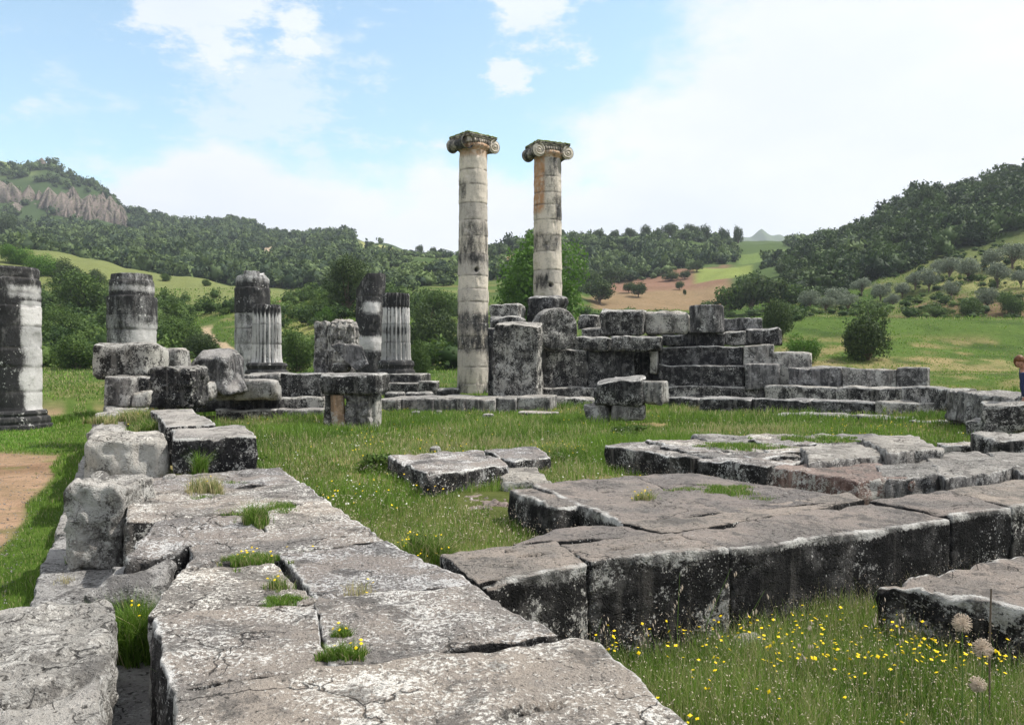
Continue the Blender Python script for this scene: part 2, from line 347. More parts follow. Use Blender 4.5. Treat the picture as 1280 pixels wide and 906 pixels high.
KP = np.array(sorted(TAB)); KT = np.array([[np.interp(d, *zip(*[(a, EYE + (453 - b) / 1000 * a) for a, b in TAB[p]])) for d in KD] for p in KP])
def near_z(x, y):
    a = x * NV[0] + y * NV[1]; b = x * UV[0] + y * UV[1]
    z = .45 * sst(5.4, 6.6, b) * sst(2.0, 2.6, a)
    z = z + .45 * sst(9, 16, x) * sst(12, 17, y) * sst(40, 26, y)
    z = z * sst(-1.1, 0.6, a) + .0
    z = z + .1 * sst(.5, .9, a) * sst(2.6, 2.0, a) * sst(7, 9, b)
    return z
def far_z(x, y):
    d = np.maximum(y, 1e-3); px = np.clip(640 + 1000 * x / d, -400, 1500)
    px = np.where(y < .15 * np.abs(x), np.where(x < 0, -400, 1500), px)
    d = np.where(d < np.hypot(x, y) * .6, np.hypot(x, y) * .6, d); dc = np.clip(d, 60, 900)
    i = np.clip(np.searchsorted(KP, px) - 1, 0, len(KP) - 2); t = (px - KP[i]) / (KP[i + 1] - KP[i]); t = np.clip(t, 0, 1); t = t * t * (3 - 2 * t)
    j = np.clip(np.searchsorted(KD, dc) - 1, 0, len(KD) - 2); s = (dc - KD[j]) / (KD[j + 1] - KD[j])
    z = (1 - t) * ((1 - s) * KT[i, j] + s * KT[i, j + 1]) + t * ((1 - s) * KT[i + 1, j] + s * KT[i + 1, j + 1])
    return z * sst(2400, 1100, d)
def H(x, y, fine=True):
    x = np.atleast_1d(np.asarray(x, float)); y = np.atleast_1d(np.asarray(y, float))
    k = sst(45, 62, np.hypot(x, y) * np.where(y > 0, 1, 0))
    z = near_z(x, y) * (1 - k) + far_z(x, y) * k
    if fine:
        r = np.hypot(x, y)
        z = z + .035 * n2(x, y, .9, 3) * sst(1, 4, r) + k * (.35 * n2(x, y, .12, 5) * sst(60, 110, r) + 1.6 * n2(x, y, .035, 6) * sst(140, 300, r) + 3 * n2(x, y, .012, 8) * sst(350, 550, r))
    return z
def Hs(x, y): return float(H(x, y)[0])
def hit(px, py, d0=30, d1=900):
    d = np.geomspace(d0, d1, 600); x = (px - 640) / 1000 * d; yy = 453 - (H(x, d) - EYE) / d * 1000
    w = np.nonzero(yy <= py)[0]
    dd = d[w[0]] if len(w) else d[np.argmin(yy)]
    return np.array([(px - 640) / 1000 * dd, dd]), dd

def cover(x, y):
    n = len(x); r = np.hypot(x, y); d = np.maximum(y, .01); px = np.where(y > .3 * r, 640 + 1000 * x / d, np.where(x < 0, -900, 2200))
    z = H(x, y, False); py = 453 - (z - EYE) / d * 1000
    a = x * NV[0] + y * NV[1]
    C = np.tile(np.array([.075, .125, .022]), (n, 1))
    def put(m, c): C[:] = C * (1 - m[:, None]) + np.array(c) * m[:, None]
    m1 = n2(x, y, .11, 21); m2 = n2(x, y, .5, 22); m3 = n2(x, y, .03, 23)
    near = sst(55, 40, r)
    put(near * sst(0, .3, a), (.10, .115, .035))
    put(near * sst(0, .3, a) * sst(.0, .6, m2 + .3 * m1), (.27, .22, .11))          # dry interior ground
    # dirt path outside the wall
    b = x * UV[0] + y * UV[1]
    edge = a + .35 * m2 * .4
    pth = sst(-.82, -1.02, a + .16 * m2 + .25 * m1 - .25 * sst(14, 21, y)) * sst(22.5, 21, y + 1.0 * m1) * sst(7.9, 9.0, y) * near
    pth = np.maximum(pth, near * sst(-.9, -1.5, a) * sst(36, 39, y + 1.5 * m1) * sst(54, 47, y))
    put(pth, (.35, .235, .16)); put(pth * sst(-.2, .5, m2), (.27, .17, .115)); put(pth * sst(.3, .9, n2(x, y, 1.3, 51)) * .7, (.2, .19, .08))
    put(near * sst(-.9, -1.5, a) * sst(22, 23, y + m1) * sst(34, 30, y + m1), (.10, .19, .03))
    # meadows
    mead = sst(45, 60, r)
    put(mead, (.07, .112, .026)); put(mead * sst(.1, .7, m1), (.12, .145, .05)); put(mead * sst(.05, .6, n2(x, y, .06, 29)), (.05, .09, .02)); put(mead * sst(.2, .7, n2(x, y, .2, 30)) * .7, (.2, .18, .08))
    put(mead * sst(300, 250, r) * sst(560, 430, px) * sst(150, 175, r), (.165, .185, .07))       # pale hill pasture
    put(mead * sst(165, 140, r) * sst(560, 400, px) * sst(80, 100, r) * sst(.0, .5, m1), (.22, .22, .08))
    # right bank dry patches
    rb = sst(940, 1000, px) * sst(100, 92, d) * mead
    put(rb, (.078, .125, .027)); put(rb * sst(.1, .7, n2(x, y, .25, 52)), (.05, .085, .02)); put(rb * sst(.0, .35, m1 + .25 * m2) * sst(415, 430, py), (.24, .195, .095)); put(rb * sst(446, 456, py + 9 * m2) * sst(472, 462, py + 9 * m2) * .75, (.29, .235, .12))
    put(sst(1090, 1120, px) * sst(118, 126, d) * sst(205, 195, d), (.12, .14, .05)); put(sst(1110, 1150, px + 60 * m1) * sst(116, 122, d) * sst(148, 136, d + 8 * m1), (.15, .105, .06)); put(sst(1130, 1160, px) * sst(138, 145, d) * sst(185, 172, d) * sst(-.2, .4, m1), (.24, .235, .10))
    # wooded hills: floor under the trees
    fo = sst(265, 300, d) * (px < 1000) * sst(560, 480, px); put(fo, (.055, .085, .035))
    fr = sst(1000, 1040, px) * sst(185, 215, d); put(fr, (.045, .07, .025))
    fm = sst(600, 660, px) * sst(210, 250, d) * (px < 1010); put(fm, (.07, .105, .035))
    # ploughed fields
    fb = sst(728, 762, px + 20 * m1) * sst(922, 900, px) * sst(186, 194, d) * sst(296, 288, d + 12 * m1 - (px - 760) * .22); put(fb, (.215, .125, .09)); put(fb * sst(250, 232, d + 10 * m1), (.235, .165, .10))
    fg = sst(862, 876, px) * sst(945, 935, px) * sst(262, 268, d) * sst(318, 308, d); put(fg, (.20, .24, .07))
    fg2 = sst(915, 930, px) * sst(1015, 1000, px) * sst(325, 332, d) * sst(372, 364, d); put(fg2, (.13, .18, .055))
    fp = sst(606, 616, px) * sst(655, 645, px) * sst(300, 310, d) * sst(370, 360, d); put(fp, (.33, .2, .13))
    fy = sst(445, 455, px) * sst(520, 500, px) * sst(430, 450, d) * sst(620, 600, d); put(fy, (.27, .27, .11))
    fs = sst(455, 475, px) * sst(600, 590, px) * sst(190, 220, d) * sst(560, 420, d) * sst(-.2, .3, m3 + .3 * m1); put(fs, (.15, .2, .065))
    ft = sst(60, 30, px) * sst(690, 720, d) * sst(900, 850, d); put(ft, (.16, .2, .08))
    # footpath on the slope
    tx = np.interp(d, [75, 85, 95, 105, 115], [305, 282, 262, 258, 263]); tr = sst(7, 4, np.abs(px - tx) + 2 * m2) * sst(74, 78, d) * sst(112, 106, d); put(tr, (.42, .32, .22))
    er = sst(18, 12, np.abs(px - 350)) * sst(132, 138, d) * sst(152, 147, d) * sst(-.2, .3, m2); put(er, (.38, .24, .16))
    wt = sst(12, 6, np.abs(px - 334 + 14 * m3)) * sst(500, 520, d) * sst(590, 570, d) * sst(-.4, 0, m1); put(wt, (.42, .33, .25))
    return np.clip(C, .01, .9)

def build_terrain():
    azv = np.concatenate([np.radians(np.linspace(-180, -47, 90, endpoint=False)), np.arctan(np.linspace(-1.07, 1.07, 900)), np.radians(np.linspace(47, 180, 91)[1:-1])])
    rv = np.geomspace(1.0, 2500, 470)
    A, Rr = np.meshgrid(azv, rv); x = (Rr * np.sin(A)).ravel(); y = (Rr * np.cos(A)).ravel()
    z = H(x, y); na, nr = len(azv), len(rv)
    V = np.stack([x, y, z], 1); V = np.vstack([V, [[0, 0, 0]]])
    i = np.arange(nr - 1)[:, None] * na; j = np.arange(na)[None]; j2 = (j + 1) % na
    F = np.stack([i + j, i + na + j, i + na + j2, i + j2], 2).reshape(-1, 4)[:, ::-1]
    c = np.arange(na); Ft = np.stack([c, (c + 1) % na, np.full(na, nr * na)], 1)[:, ::-1]
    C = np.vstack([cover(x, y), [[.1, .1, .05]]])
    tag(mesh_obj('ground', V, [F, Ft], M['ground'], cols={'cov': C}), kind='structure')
build_terrain()
# far blue mountains, several kilometres off
def mountain(pxs, pys, d, th):
    xs = []; n = 60; V = []; rows = 15
    for k in range(rows):
        t = k / (rows - 1); dd = d + (t - .5) * th; f = 1 - abs(2 * t - 1) ** 1.3
        for i in range(n):
            px = pxs[0] + (pxs[-1] - pxs[0]) * i / (n - 1); zt = Z(np.interp(px, pxs, pys), d) * f
            V.append(((px - 640) / 1000 * d, dd, zt + 4 * f * math.sin(i * .5 + k * .7) - 2))
    V = np.array(V); i = np.arange(rows - 1)[:, None] * n; j = np.arange(n - 1)[None]
    F = np.stack([i + j, i + j + 1, i + n + j + 1, i + n + j], 2).reshape(-1, 4)
    s = tag(mesh_obj('mountain', V, F, M['ground'], cols={'cov': np.tile([.09, .12, .06], (len(V), 1))}), kind='structure'); return s
mountain([915, 940, 952, 965, 1000, 1030], [302, 293, 287, 292, 300, 303], 2200, 500)
mountain([1030, 1065, 1080, 1110, 1150], [300, 289, 286, 280, 300], 2200, 500)

# ------------------------------------------------------------------ stone blocks
foot = []          # footprints, to keep the grass off the stones
def block(name, label, Q, z0, z1, mat='dark', r=.04, rough=.012, big=.03, cat='stone block', group=None, dents=(), rims='FRBL', grow=0.0, seed=None, fp=True, cell=None, parent=None, chip=1.0, flute=0, taper=0, ztilt=None):
    Q = np.asarray(Q, float)
    if grow: Q = Q.mean(0) + (Q - Q.mean(0)) * (1 + grow / np.maximum(.2, np.linalg.norm(Q - Q.mean(0), axis=1, keepdims=True)))
    ctr = Q.mean(0); d = max(2.5, np.linalg.norm(Q, axis=1).min())
    seed = int(rng.integers(1, 9999)) if seed is None else seed
    Lx = (np.linalg.norm(Q[1] - Q[0]) + np.linalg.norm(Q[2] - Q[3])) / 2; Ly = (np.linalg.norm(Q[3] - Q[0]) + np.linalg.norm(Q[2] - Q[1])) / 2
    Lz = z1 - z0; c = cell or max(.018, d * .0032)
    nx, ny, nz = [int(np.clip(round(L_ / c), 4, 130)) for L_ in (Lx, Ly, Lz)]
    I, J, K = np.meshgrid(np.arange(nx + 1), np.arange(ny + 1), np.arange(nz + 1), indexing='ij')
    surf = (I == 0) | (I == nx) | (J == 0) | (J == ny) | (K == 0) | (K == nz)
    idx = -np.ones(surf.shape, np.int64); idx[surf] = np.arange(surf.sum())
    L3 = np.array([Lx, Ly, Lz]); p = np.stack([I[surf] / nx, J[surf] / ny, K[surf] / nz], 1) * L3
    F = []
    def quadf(g, flip):
        q = np.stack([g[:-1, :-1], g[1:, :-1], g[1:, 1:], g[:-1, 1:]], 2).reshape(-1, 4); F.append(q[:, ::-1] if flip else q)
    quadf(idx[:, :, 0], True); quadf(idx[:, :, -1], False); quadf(idx[:, 0, :], False); quadf(idx[:, -1, :], True); quadf(idx[0, :, :], True); quadf(idx[-1, :, :], False)
    e = np.minimum(np.minimum(p[:, 0], Lx - p[:, 0]), np.minimum(p[:, 1], Ly - p[:, 1]))
    er = np.full(len(p), 9.)
    for ch, dd in (('F', p[:, 1]), ('B', Ly - p[:, 1]), ('L', p[:, 0]), ('R', Lx - p[:, 0])):
        if ch in rims: er = np.minimum(er, dd)
    rim = np.exp(-(er + .8 * (Lz - p[:, 2])) / (.05 + .05 * vnoise(p * 1.3 + seed, seed)))
    so_ = np.array([seed * 1.7, seed * .9, seed * .3])
    nn = vnoise(p * 2.2 + so_, seed) * .6 + vnoise(p * 6 + so_, seed + 1) * .4
    rr = r * (1 + .7 * nn) + chip * min(.16, .35 * L3.min()) * sst(.30, .75, vnoise(p * 1.7 + so_ + 9, seed + 5)) * (.6 + .6 * vnoise(p * 9 + so_, seed + 8))
    rr = np.clip(rr, .004, L3.min() * .48)[:, None]
    q = np.clip(p, rr, L3 - rr); dv = p - q; ln = np.linalg.norm(dv, axis=1, keepdims=True)
    p2 = np.where(ln > rr, q + dv / np.maximum(ln, 1e-6) * rr, p)
    u, v, w = (p2 / L3).T
    if flute:
        am = flute * np.abs(np.sin(u * math.pi * Lx / .24)) * (p[:, 1] < 1e-6) ; v = v + am / Ly
    if taper:
        u = .5 + (u - .5) * (1 - taper * w)
    xy = (1 - u)[:, None] * ((1 - v)[:, None] * Q[0] + v[:, None] * Q[3]) + u[:, None] * ((1 - v)[:, None] * Q[1] + v[:, None] * Q[2])
    z = z0 + w * Lz
    if ztilt is not None: z = z + w * ((1 - u) * (1 - v) * ztilt[0] + u * (1 - v) * ztilt[1] + u * v * ztilt[2] + (1 - u) * v * ztilt[3])
    V = np.column_stack([xy, z])
    for k, (am, fr) in enumerate(((big, 1.3), (big * .5, 3.1), (rough * 1.2, 6.5), (rough * .8, 14.0))):
        if c > .5 / fr: continue
        for ax in range(3): V[:, ax] += am * vnoise(V * fr + so_ + ax * 13.1, seed + k * 3 + ax)
    top = K[surf] == nz
    for (dx, dy, rx, ry, dep, ang) in dents:
        cx, cy = G(dx, dy, z1); ca, sa = math.cos(TH + ang), math.sin(TH + ang)
        a = (V[:, 0] - cx) * ca + (V[:, 1] - cy) * sa; b = -(V[:, 0] - cx) * sa + (V[:, 1] - cy) * ca
        wgt = sst(1.25, .75, np.sqrt((a / rx) ** 4 + (b / ry) ** 4) ** .5 + .15 * vnoise(V * 11 + so_, 3)); V[:, 2] -= top * wgt * dep
    if fp: foot.append((Q, z1))
    o = mesh_obj(name, V, F, M[mat] if isinstance(mat, str) else mat, parent=parent, origin=(ctr[0], ctr[1], z0), attrs={'rim': rim})
    if label: tag(o, label, cat, group)
    return o
def top(name, label, pts, z1, z0=0, mat='pave', **k):
    """a slab by the four corners of its top: front-left, front-right, back-right, back-left"""
    return block(name, label, [G(x, y, z1) for x, y in pts], z0, z1, mat, **k)
def fb(name, label, x0, x1, yt, yb, dl, dr=None, depth=1.0, mat='dark', sink=0.0, **k):
    dr = dl if dr is None else dr; a, b = P(x0, dl), P(x1, dr); t = (b - a) / np.linalg.norm(b - a); n = np.array([-t[1], t[0]]) * depth
    dm = (dl + dr) / 2; return block(name, label, [a, b, b + n, a + n], Z(yb, dm) - sink, Z(yt, dm), mat, **k)

# --- the broad paved wall under the camera
SG = 'paving slabs of the long wall top'
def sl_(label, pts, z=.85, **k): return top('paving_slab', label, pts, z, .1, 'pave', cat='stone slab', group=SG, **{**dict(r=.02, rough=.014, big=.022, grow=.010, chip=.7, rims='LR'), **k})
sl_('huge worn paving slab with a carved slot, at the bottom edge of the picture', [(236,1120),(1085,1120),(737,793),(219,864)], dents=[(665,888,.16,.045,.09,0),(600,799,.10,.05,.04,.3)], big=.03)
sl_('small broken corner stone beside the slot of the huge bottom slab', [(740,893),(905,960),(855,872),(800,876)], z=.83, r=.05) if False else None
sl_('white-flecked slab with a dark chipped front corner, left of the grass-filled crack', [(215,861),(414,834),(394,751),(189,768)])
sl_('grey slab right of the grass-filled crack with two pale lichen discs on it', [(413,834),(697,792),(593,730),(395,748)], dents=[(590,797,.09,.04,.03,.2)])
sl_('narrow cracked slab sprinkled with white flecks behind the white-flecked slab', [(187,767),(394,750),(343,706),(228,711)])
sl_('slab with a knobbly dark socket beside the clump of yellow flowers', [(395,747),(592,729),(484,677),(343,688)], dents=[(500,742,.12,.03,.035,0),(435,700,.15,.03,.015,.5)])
sl_('long low slab crossing the wall behind the small yellow weed patch', [(234,706),(482,677),(445,653),(238,672)], dents=[(430,668,.2,.04,.03,0)])
sl_('slab with rough overhanging white edge above the weedy gap', [(160,697),(333,668),(322,641),(196,644)], r=.05, rough=.025)
sl_('smooth brownish slab on the inner side of the tall grass tuft', [(333,668),(445,652),(410,625),(322,640)])
sl_('pale slab carrying the tall grass tuft at its corner', [(155,655),(410,625),(375,603),(164,616)])
sl_('slim slab with a grass line, second row in front of the black cube', [(164,616),(375,603),(351,584),(176,598)])
# --- pieces on the outer side of that wall
block('stone_block', 'big pale block with a flat whitish top in the bottom corner', [G(-330,1000,.74), G(100,1000,.74), G(143,751,.74), G(-40,766,.74)], 0, .74, 'pale', r=.05, rough=.03, big=.035, dents=[(45,868,.3,.12,.08,.4)])
block('ledge_stone', 'bare sandy ledge stone with dry grass heads beside the earth path', [G(16,800,.22), G(215,800,.22), G(225,668,.22), G(68,668,.22)], -.3, .22, 'pale', r=.03, cat='stone ledge')
block('ledge_stone', 'floor stone at the bottom of the dark gap between block and slabs', [G(60,1100,.2), G(240,1100,.2), G(215,803,.2), G(50,803,.2)], -.3, .19, 'pale', r=.03, cat='stone ledge')
block('ledge_stone', 'outer ledge stone under the upright lichened block', [G(69,666,.2), G(215,666,.2), G(206,570,.2), G(103,570,.2)], -.3, .21, 'pale', r=.03, cat='stone ledge')
block('stone_block', 'low rounded pale stone half hidden by green weeds in the gap', [G(107,748,.60), G(207,738,.60), G(222,698,.78), G(146,701,.76)], .1, .62, 'pale', r=.08, rough=.03, big=.04, ztilt=(0,.03,.17,.14))
block('stone_block', 'upright rough block freckled with white lichen, dried grass at its foot', [P(78,8.45), P(152,8.6), G(190,594,1.1), G(108,594,1.1)], .2, 1.13, 'pale', r=.08, rough=.035, big=.05)
block('stone_block', 'rough wide whitish block beside the black cube-like block', [P(102,12.0), P(212,12.2), P(204,13.7), P(115,13.6)], .3, 1.28, 'pale', r=.09, rough=.04, big=.06)
block('stone_block', 'black block spotted with white discs and a clean pale top', [P(216,11.9), P(321,11.95), G(302,534,1.30), G(216,540,1.30)], .8, 1.34, 'spotted', r=.035, rough=.012)
block('stone_block', 'flat-topped block with a weedy near end behind the black spotted block', [P(207,13.7), P(270,14.0), P(240,18.0), P(188,17.8)], .7, 1.40, 'spotted', r=.05)
block('ledge_stone', 'ragged whitish ledge running away behind the rough whitish block', [P(110,14.0), P(172,14.2), P(140,21), P(122,21)], .3, 1.12, 'pale', r=.09, rough=.04, big=.07, cat='stone ledge')
block('ledge_stone', 'far end of the ledge with yellow weeds at the foot of the small pale block', [P(136,19.0), P(190,18.2), P(183,24), P(130,24)], .3, 1.18, 'pale', r=.08, rough=.03, cat='stone ledge')
# --- the lower long wall crossing the picture
LG = 'slabs of the cross wall'
LW = dict(cat='stone slab', group=LG, big=.018, rough=.008)
def lw(label, pts, z=.85, z0=-.15, **k): return top('wall_slab', label, pts, z, z0, 'pave_clean', **{**LW, **dict(r=.022, rims='F', grow=.012), **k})
lw('cross wall slab with small dark slots, nearest the yellow-flowered bush', [(598,731),(733,703.5),(694,676),(553,690)], dents=[(592,696,.07,.03,.06,0),(638,688,.05,.03,.05,0),(668,693,.13,.025,.07,-.1),(640,707,.06,.035,.06,0),(612,706,.03,.02,.05,0)], rough=.01, cell=.014)
lw('cross wall block with a black white-sprinkled face behind the yellow daisies', [(737,703),(911,684.5),(838,667),(700,682)], dents=[(712,694,.11,.03,.06,.5),(775,686,.14,.03,.07,.1),(830,676,.2,.02,.06,.1)], cell=.015)
lw('longest cross wall block with a black hewn face and broken far corner', [(914,684),(1186,643),(1083,626),(842,666)], ztilt=(0,-.06,0,0))
lw('cross wall block with pale broken end at the picture edge', [(1190,642),(1262,634),(1180,613),(1086,625)])
lw('pale broken block with a whitish split face at the very edge of the picture', [(1264,634),(1420,615),(1290,596),(1183,612)])
lw('narrow rear slab of the cross wall with a forked crack', rims='', pts=[(640,680),(836,666),(776,655),(700,658)], z=.848)
lw('rear slab of the cross wall joining the notched platform', rims='', pts=[(838,665),(1080,625),(1060,615),(776,653)], z=.846)
PG = 'slabs of the notched platform'
def pf(label, pts, z=.85, **k): return top('platform_slab', label, pts, z, .15, 'pave_clean', cat='stone slab', group=PG, **{**dict(r=.022, big=.018, rough=.01, rims='F', grow=.012, chip=.6), **k})
pf('notched platform slab with white crusted corner and dark end face', [(694,633),(729,629),(664,607),(636,610)], r=.04, rims='FL')
pf('broad slab of the notched platform bearing a thin yellow weed', [(777,653),(906,640),(791,594),(665,606)], z=.848, rims='L')
pf('broad slab of the notched platform bearing a flat grass patch', [(906,641),(1080,623),(866,591),(791,594)], z=.845, rims='')
top('stone_slab', 'low broad slab with dark broken front beside the daisies, cut by the picture edge', [(1097,729),(1290,768),(1500,712),(1282,696)], .55, -.1, 'pave_clean', cat='stone slab', r=.03, rough=.02, dents=[(1160,741,.12,.04,.03,0)])
top('stone_slab', 'sunken dark slab in front of the low broad slab at the picture edge', [(1255,772),(1420,830),(1520,780),(1330,752)], .5, -.1, 'pave_clean', cat='stone slab', r=.04, rough=.02) if False else None
# --- small islands in the grass
top('stone_slab', 'rounded grey slab with white crusted edge standing alone in the grass', [(538,592),(638,579),(600,562),(482,570)], .78, .3, 'pave', cat='stone slab', r=.06, rough=.03, big=.04)
top('stone_slab', 'flat grey slab with reddish moss behind the lone rounded slab', [(642,577),(688,571),(672,559),(604,562)], .70, .3, 'pave', cat='stone slab', r=.05, rough=.02)
top('stone_block', 'small sloping grey stone beside the lone rounded slab', [(628,600),(692,603),(668,585),(618,583)], .62, .25, 'grey', r=.05, rough=.03)
top('stone_block', 'crumbling reddish stone in the dry grass before the notched platform', [(570,642),(640,640),(634,617),(572,620)], .42, .1, 'red', r=.08, rough=.06, big=.05)
top('stone_block', 'small pale stone beneath the crumbling reddish one', [(612,668),(655,664),(640,650),(610,655)], .28, .0, 'grey', r=.05, rough=.03)
# --- raised terrace of flat stones to the right of the grass
TG = 'flat stones of the terrace'
def tr(label, pts, z=.9, z0=.3, mat='grey', **k): return top('terrace_stone', label, pts, z, z0, mat, cat='stone slab', group=TG, **{**dict(r=.03, rough=.025, big=.028, rims='FL', chip=.6, grow=.015), **k})
tr('terrace edge stone at the far tip, grass growing along its front', [(866,573),(930,566),(838,549),(755,555)], mat='pave')
tr('thin cracked terrace edge stone behind the dark clump of long grass', [(957,583),(1010,572),(933,565),(870,573)], mat='pave')
tr('reddish brown rounded terrace stone with a bulging end', [(1070,601),(1143,598),(1080,570),(965,583)], .92, .3, 'red', r=.05)
tr('terrace stone with dark mottled front next to the reddish brown one', [(1108,600),(1216,592),(1150,566),(1086,570)], .93, .3, r=.04)
tr('squarish terrace stone with mossy front beyond the mottled one', [(1180,598),(1275,583),(1225,563),(1155,567)], .95, .35, r=.04)
tr('terrace stone ending at the picture edge above the cross wall', [(1278,590),(1420,580),(1330,562),(1230,563)], .96, .35, r=.04)
tr('raised terrace stone with a pitted upright front in the middle', [(1012,577),(1104,568),(1070,552),(1002,558)], 1.02, .4, 'grey', r=.06)
tr('boxy raised terrace stone at the corner of the upper paving', [(1112,565),(1180,561),(1140,542),(1078,546)], 1.10, .4, 'grey', r=.05)
UG = 'small paving stones of the upper terrace'
tn = ['wide pale','narrow cracked','grey pitted','long thin','mossy broken','dark chipped','flat whitish','crooked','low sunken','smooth grey','weedy edged','rounded','short square','uneven','split brownish','grass fringed']
where = ['by the near corner of the upper paving','amid the grass lines of the upper paving','at the far side of the upper paving','close to the boxy raised stone']
kk = 0
for r_ in range(4):
    y0, y1 = [(572,565),(564,557),(556,549),(548,543)][r_]
    xs = [[882,940,1000],[850,905,965,1030],[835,900,960,1020,1075],[880,940,1005,1062,1120]][r_]
    for a_, b_ in zip(xs[:-1], xs[1:]):
        sh = 34 - r_ * 3; jx = float(rng.uniform(-6, 6))
        tr(f'{tn[kk % 16]} paving stone {where[r_]}', [(a_+6+jx,y0),(b_+2,y0-1),(b_-sh+2,y1),(a_-sh+5+jx,y1)], .93 + .02 * r_ + float(rng.uniform(-.02,.02)), .4, 'pave' if kk % 3 else 'grey', r=.05)
        kk += 1
fb('stone_block', 'lone dark stone lying in the grass at the picture edge', 1240, 1330, 547, 566, 14.2, 14.0, 1.1, 'dark', sink=.2, r=.12, rough=.04)
fb('stone_slab', 'flat pale slab in the grass behind the boxy terrace stone', 1180, 1250, 557, 563, 15.5, 15.2, .8, 'pave', cat='stone slab', sink=.3)
# --- stepped wall that runs across the far side of the grass
SGR = 'courses of the stepped wall'
def st(label, x0, x1, yt, yb, dl, dr=None, depth=1.0, mat='dark', **k):
    return fb('wall_block', label, x0, x1, yt, yb, dl, dr, depth, mat, group=SGR, cat='stone block', sink=.15, **{**dict(r=.05, rough=.035, big=.06, chip=1.6), **k})
st('bottom step block at its grassy end, below the great dark wall', 873, 938, 497, 514, 32, 31, 1.0)
st('second bottom step block with white speckled upper edge', 940, 1010, 499, 519, 31, 29.5, 1.0)
st('long dark bottom step block under the third step', 1012, 1094, 501, 524, 29.3, 27.5, 1.0)
st('pale topped bottom step block jutting forward at the step corner', 1093, 1179, 503, 525, 27.2, 26, 1.2, 'grey')
st('low ground slab in the grass in front of the step blocks', 969, 1060, 517, 527, 28.5, 27, .8)
st('low ground slab below the jutting step corner', 1062, 1136, 521, 537, 26.5, 25, .8)
st('flat dark slab leading from the step corner to the picture edge', 1137, 1205, 526, 541, 24, 22.5, .9)
st('flat weedy slab at the foot of the tall speckled end block', 1206, 1300, 530, 545, 20.5, 18.5, .9)
st('tall speckled end block with a level top in front of the bending person', 1229, 1330, 504, 532, 16.6, 16.0, .55)
st('long sloping pale block beside the tall speckled end block', 1183, 1254, 491, 523, 23, 19.5, 1.0, 'grey')
st('low block filling the angle beside the sloping pale block', 1127, 1183, 484, 506, 28.2, 25.5, 1.0)
st('second step block under the hollowed block', 1045, 1126, 484, 503, 31, 29, 1.1)
st('second step block meeting the corner of the great dark wall', 955, 1046, 483, 502, 33.5, 31.5, 1.1)
st('pale third step block with rounded shoulder', 985, 1052, 459, 483, 34, 32.8, 1.0, 'grey')
st('hollowed third step block with a big scooped white bite', 1052, 1120, 461, 484, 32.6, 31.3, 1.0, 'grey')
st('end block of the third step with a crisp white corner', 1120, 1160, 459, 484, 31.2, 30.6, 1.1, 'grey')
st('narrow leaning block on the wall end above the third step', 967, 1014, 441, 486, 35.2, 34.6, 1.0, 'grey')
st('topmost course end block with pale front of the great dark wall', 929, 966, 431, 457, 35.8, 35.4, 1.6, 'grey')
st('long topmost course block of the great dark wall', 823, 929, 433, 457, 37.5, 36, 1.4, 'darker')
st('middle course end block of the great dark wall, pale and rounded', 931, 975, 455, 483, 35.2, 34.8, 1.6, 'grey')
st('middle course block of the great dark wall beside the corbel', 822, 931, 456, 484, 37.2, 35.6, 1.4, 'darker')
st('bottom course block of the great dark wall beside the corbel', 826, 955, 483, 499, 37, 35, 1.5, 'darker')
st('low stone at the foot of the great dark wall by the lying drum', 832, 872, 497, 510, 35, 34, .7)
st('low stone at the grassy foot of the great dark wall', 800, 830, 495, 512, 36, 35.4, .7, 'darker')
st('wide upper block of the blank dark wall panel', 672, 735, 437, 484, 37, 37.2, 1.3, 'darker', r=.03)
st('speckled upper block of the blank dark wall panel', 735, 794, 437, 484, 37.2, 37.4, 1.3, 'darker', r=.03)
st('deep recessed wall block behind the white corbel', 792, 824, 438, 498, 38.6, 38.4, .6, 'darker')
st('white weathered corbel in the recess of the dark wall', 812, 822, 438, 463, 37.4, 37.3, 1.0, 'pale')
st('low course block under the blank dark wall panel', 675, 742, 484, 500, 36.6, 36.8, 1.2, 'darker')
st('low course block behind the propped fluted block', 743, 822, 484, 500, 36.8, 37, 1.2, 'darker')
st('footing stone below the blank dark wall panel', 690, 742, 497, 510, 35.6, 35.4, .7)
UGp = 'loose blocks on top of the wall'
def ub(label, x0, x1, yt, yb, d, depth=1.2, mat='dark', **k): return fb('stone_block', label, x0, x1, yt, yb, d, d * .985, depth, mat, group=UGp, cat='stone block', **{**dict(r=.07, rough=.05, big=.09, chip=1.8), **k})
ub('flat ledge block on the dark wall just right of the corbel', 905, 932, 414, 432, 37.5)
ub('long ledge block on the wall carrying the upright stone drum', 851, 906, 415, 433, 37.6, mat='darker')
ub('overhanging flat block on the wall directly above the corbel', 762, 826, 419, 438, 37, 1.8)
ub('flat block with grass between it and the corbel slab', 826, 852, 418, 433, 37.8)
ub('pale chipped top block beside the lower pale one on the wall end', 903, 953, 397, 414, 38, 1.4, 'grey')
ub('cantilevered block with a white nose on the wall end', 932, 976, 411, 431, 37, 1.5)
ub('tall block with a chipped lower corner left of the rounded block', 750, 803, 386, 419, 37.6, 1.4, r=.1)
ub('rounded speckled block between the chipped block and the stone drum', 806, 860, 390, 418, 37.8, 1.4, 'grey', r=.16)
ub('small square block behind the round drum face', 722, 745, 394, 412, 40, 1)
ub('thin flat stone under the small square block', 727, 752, 409, 421, 39, 1)
ub('dark flat block beneath the round drum, right side', 717, 762, 421, 438, 37.3, 1.4)
ub('dark flat block hidden behind the round drum', 672, 717, 425, 438, 38.5, 1.2)
ub('jagged dark rock leaning on the base of the tall column', 657, 697, 370, 408, 41, 1.8, r=.25, big=.16, rough=.07)
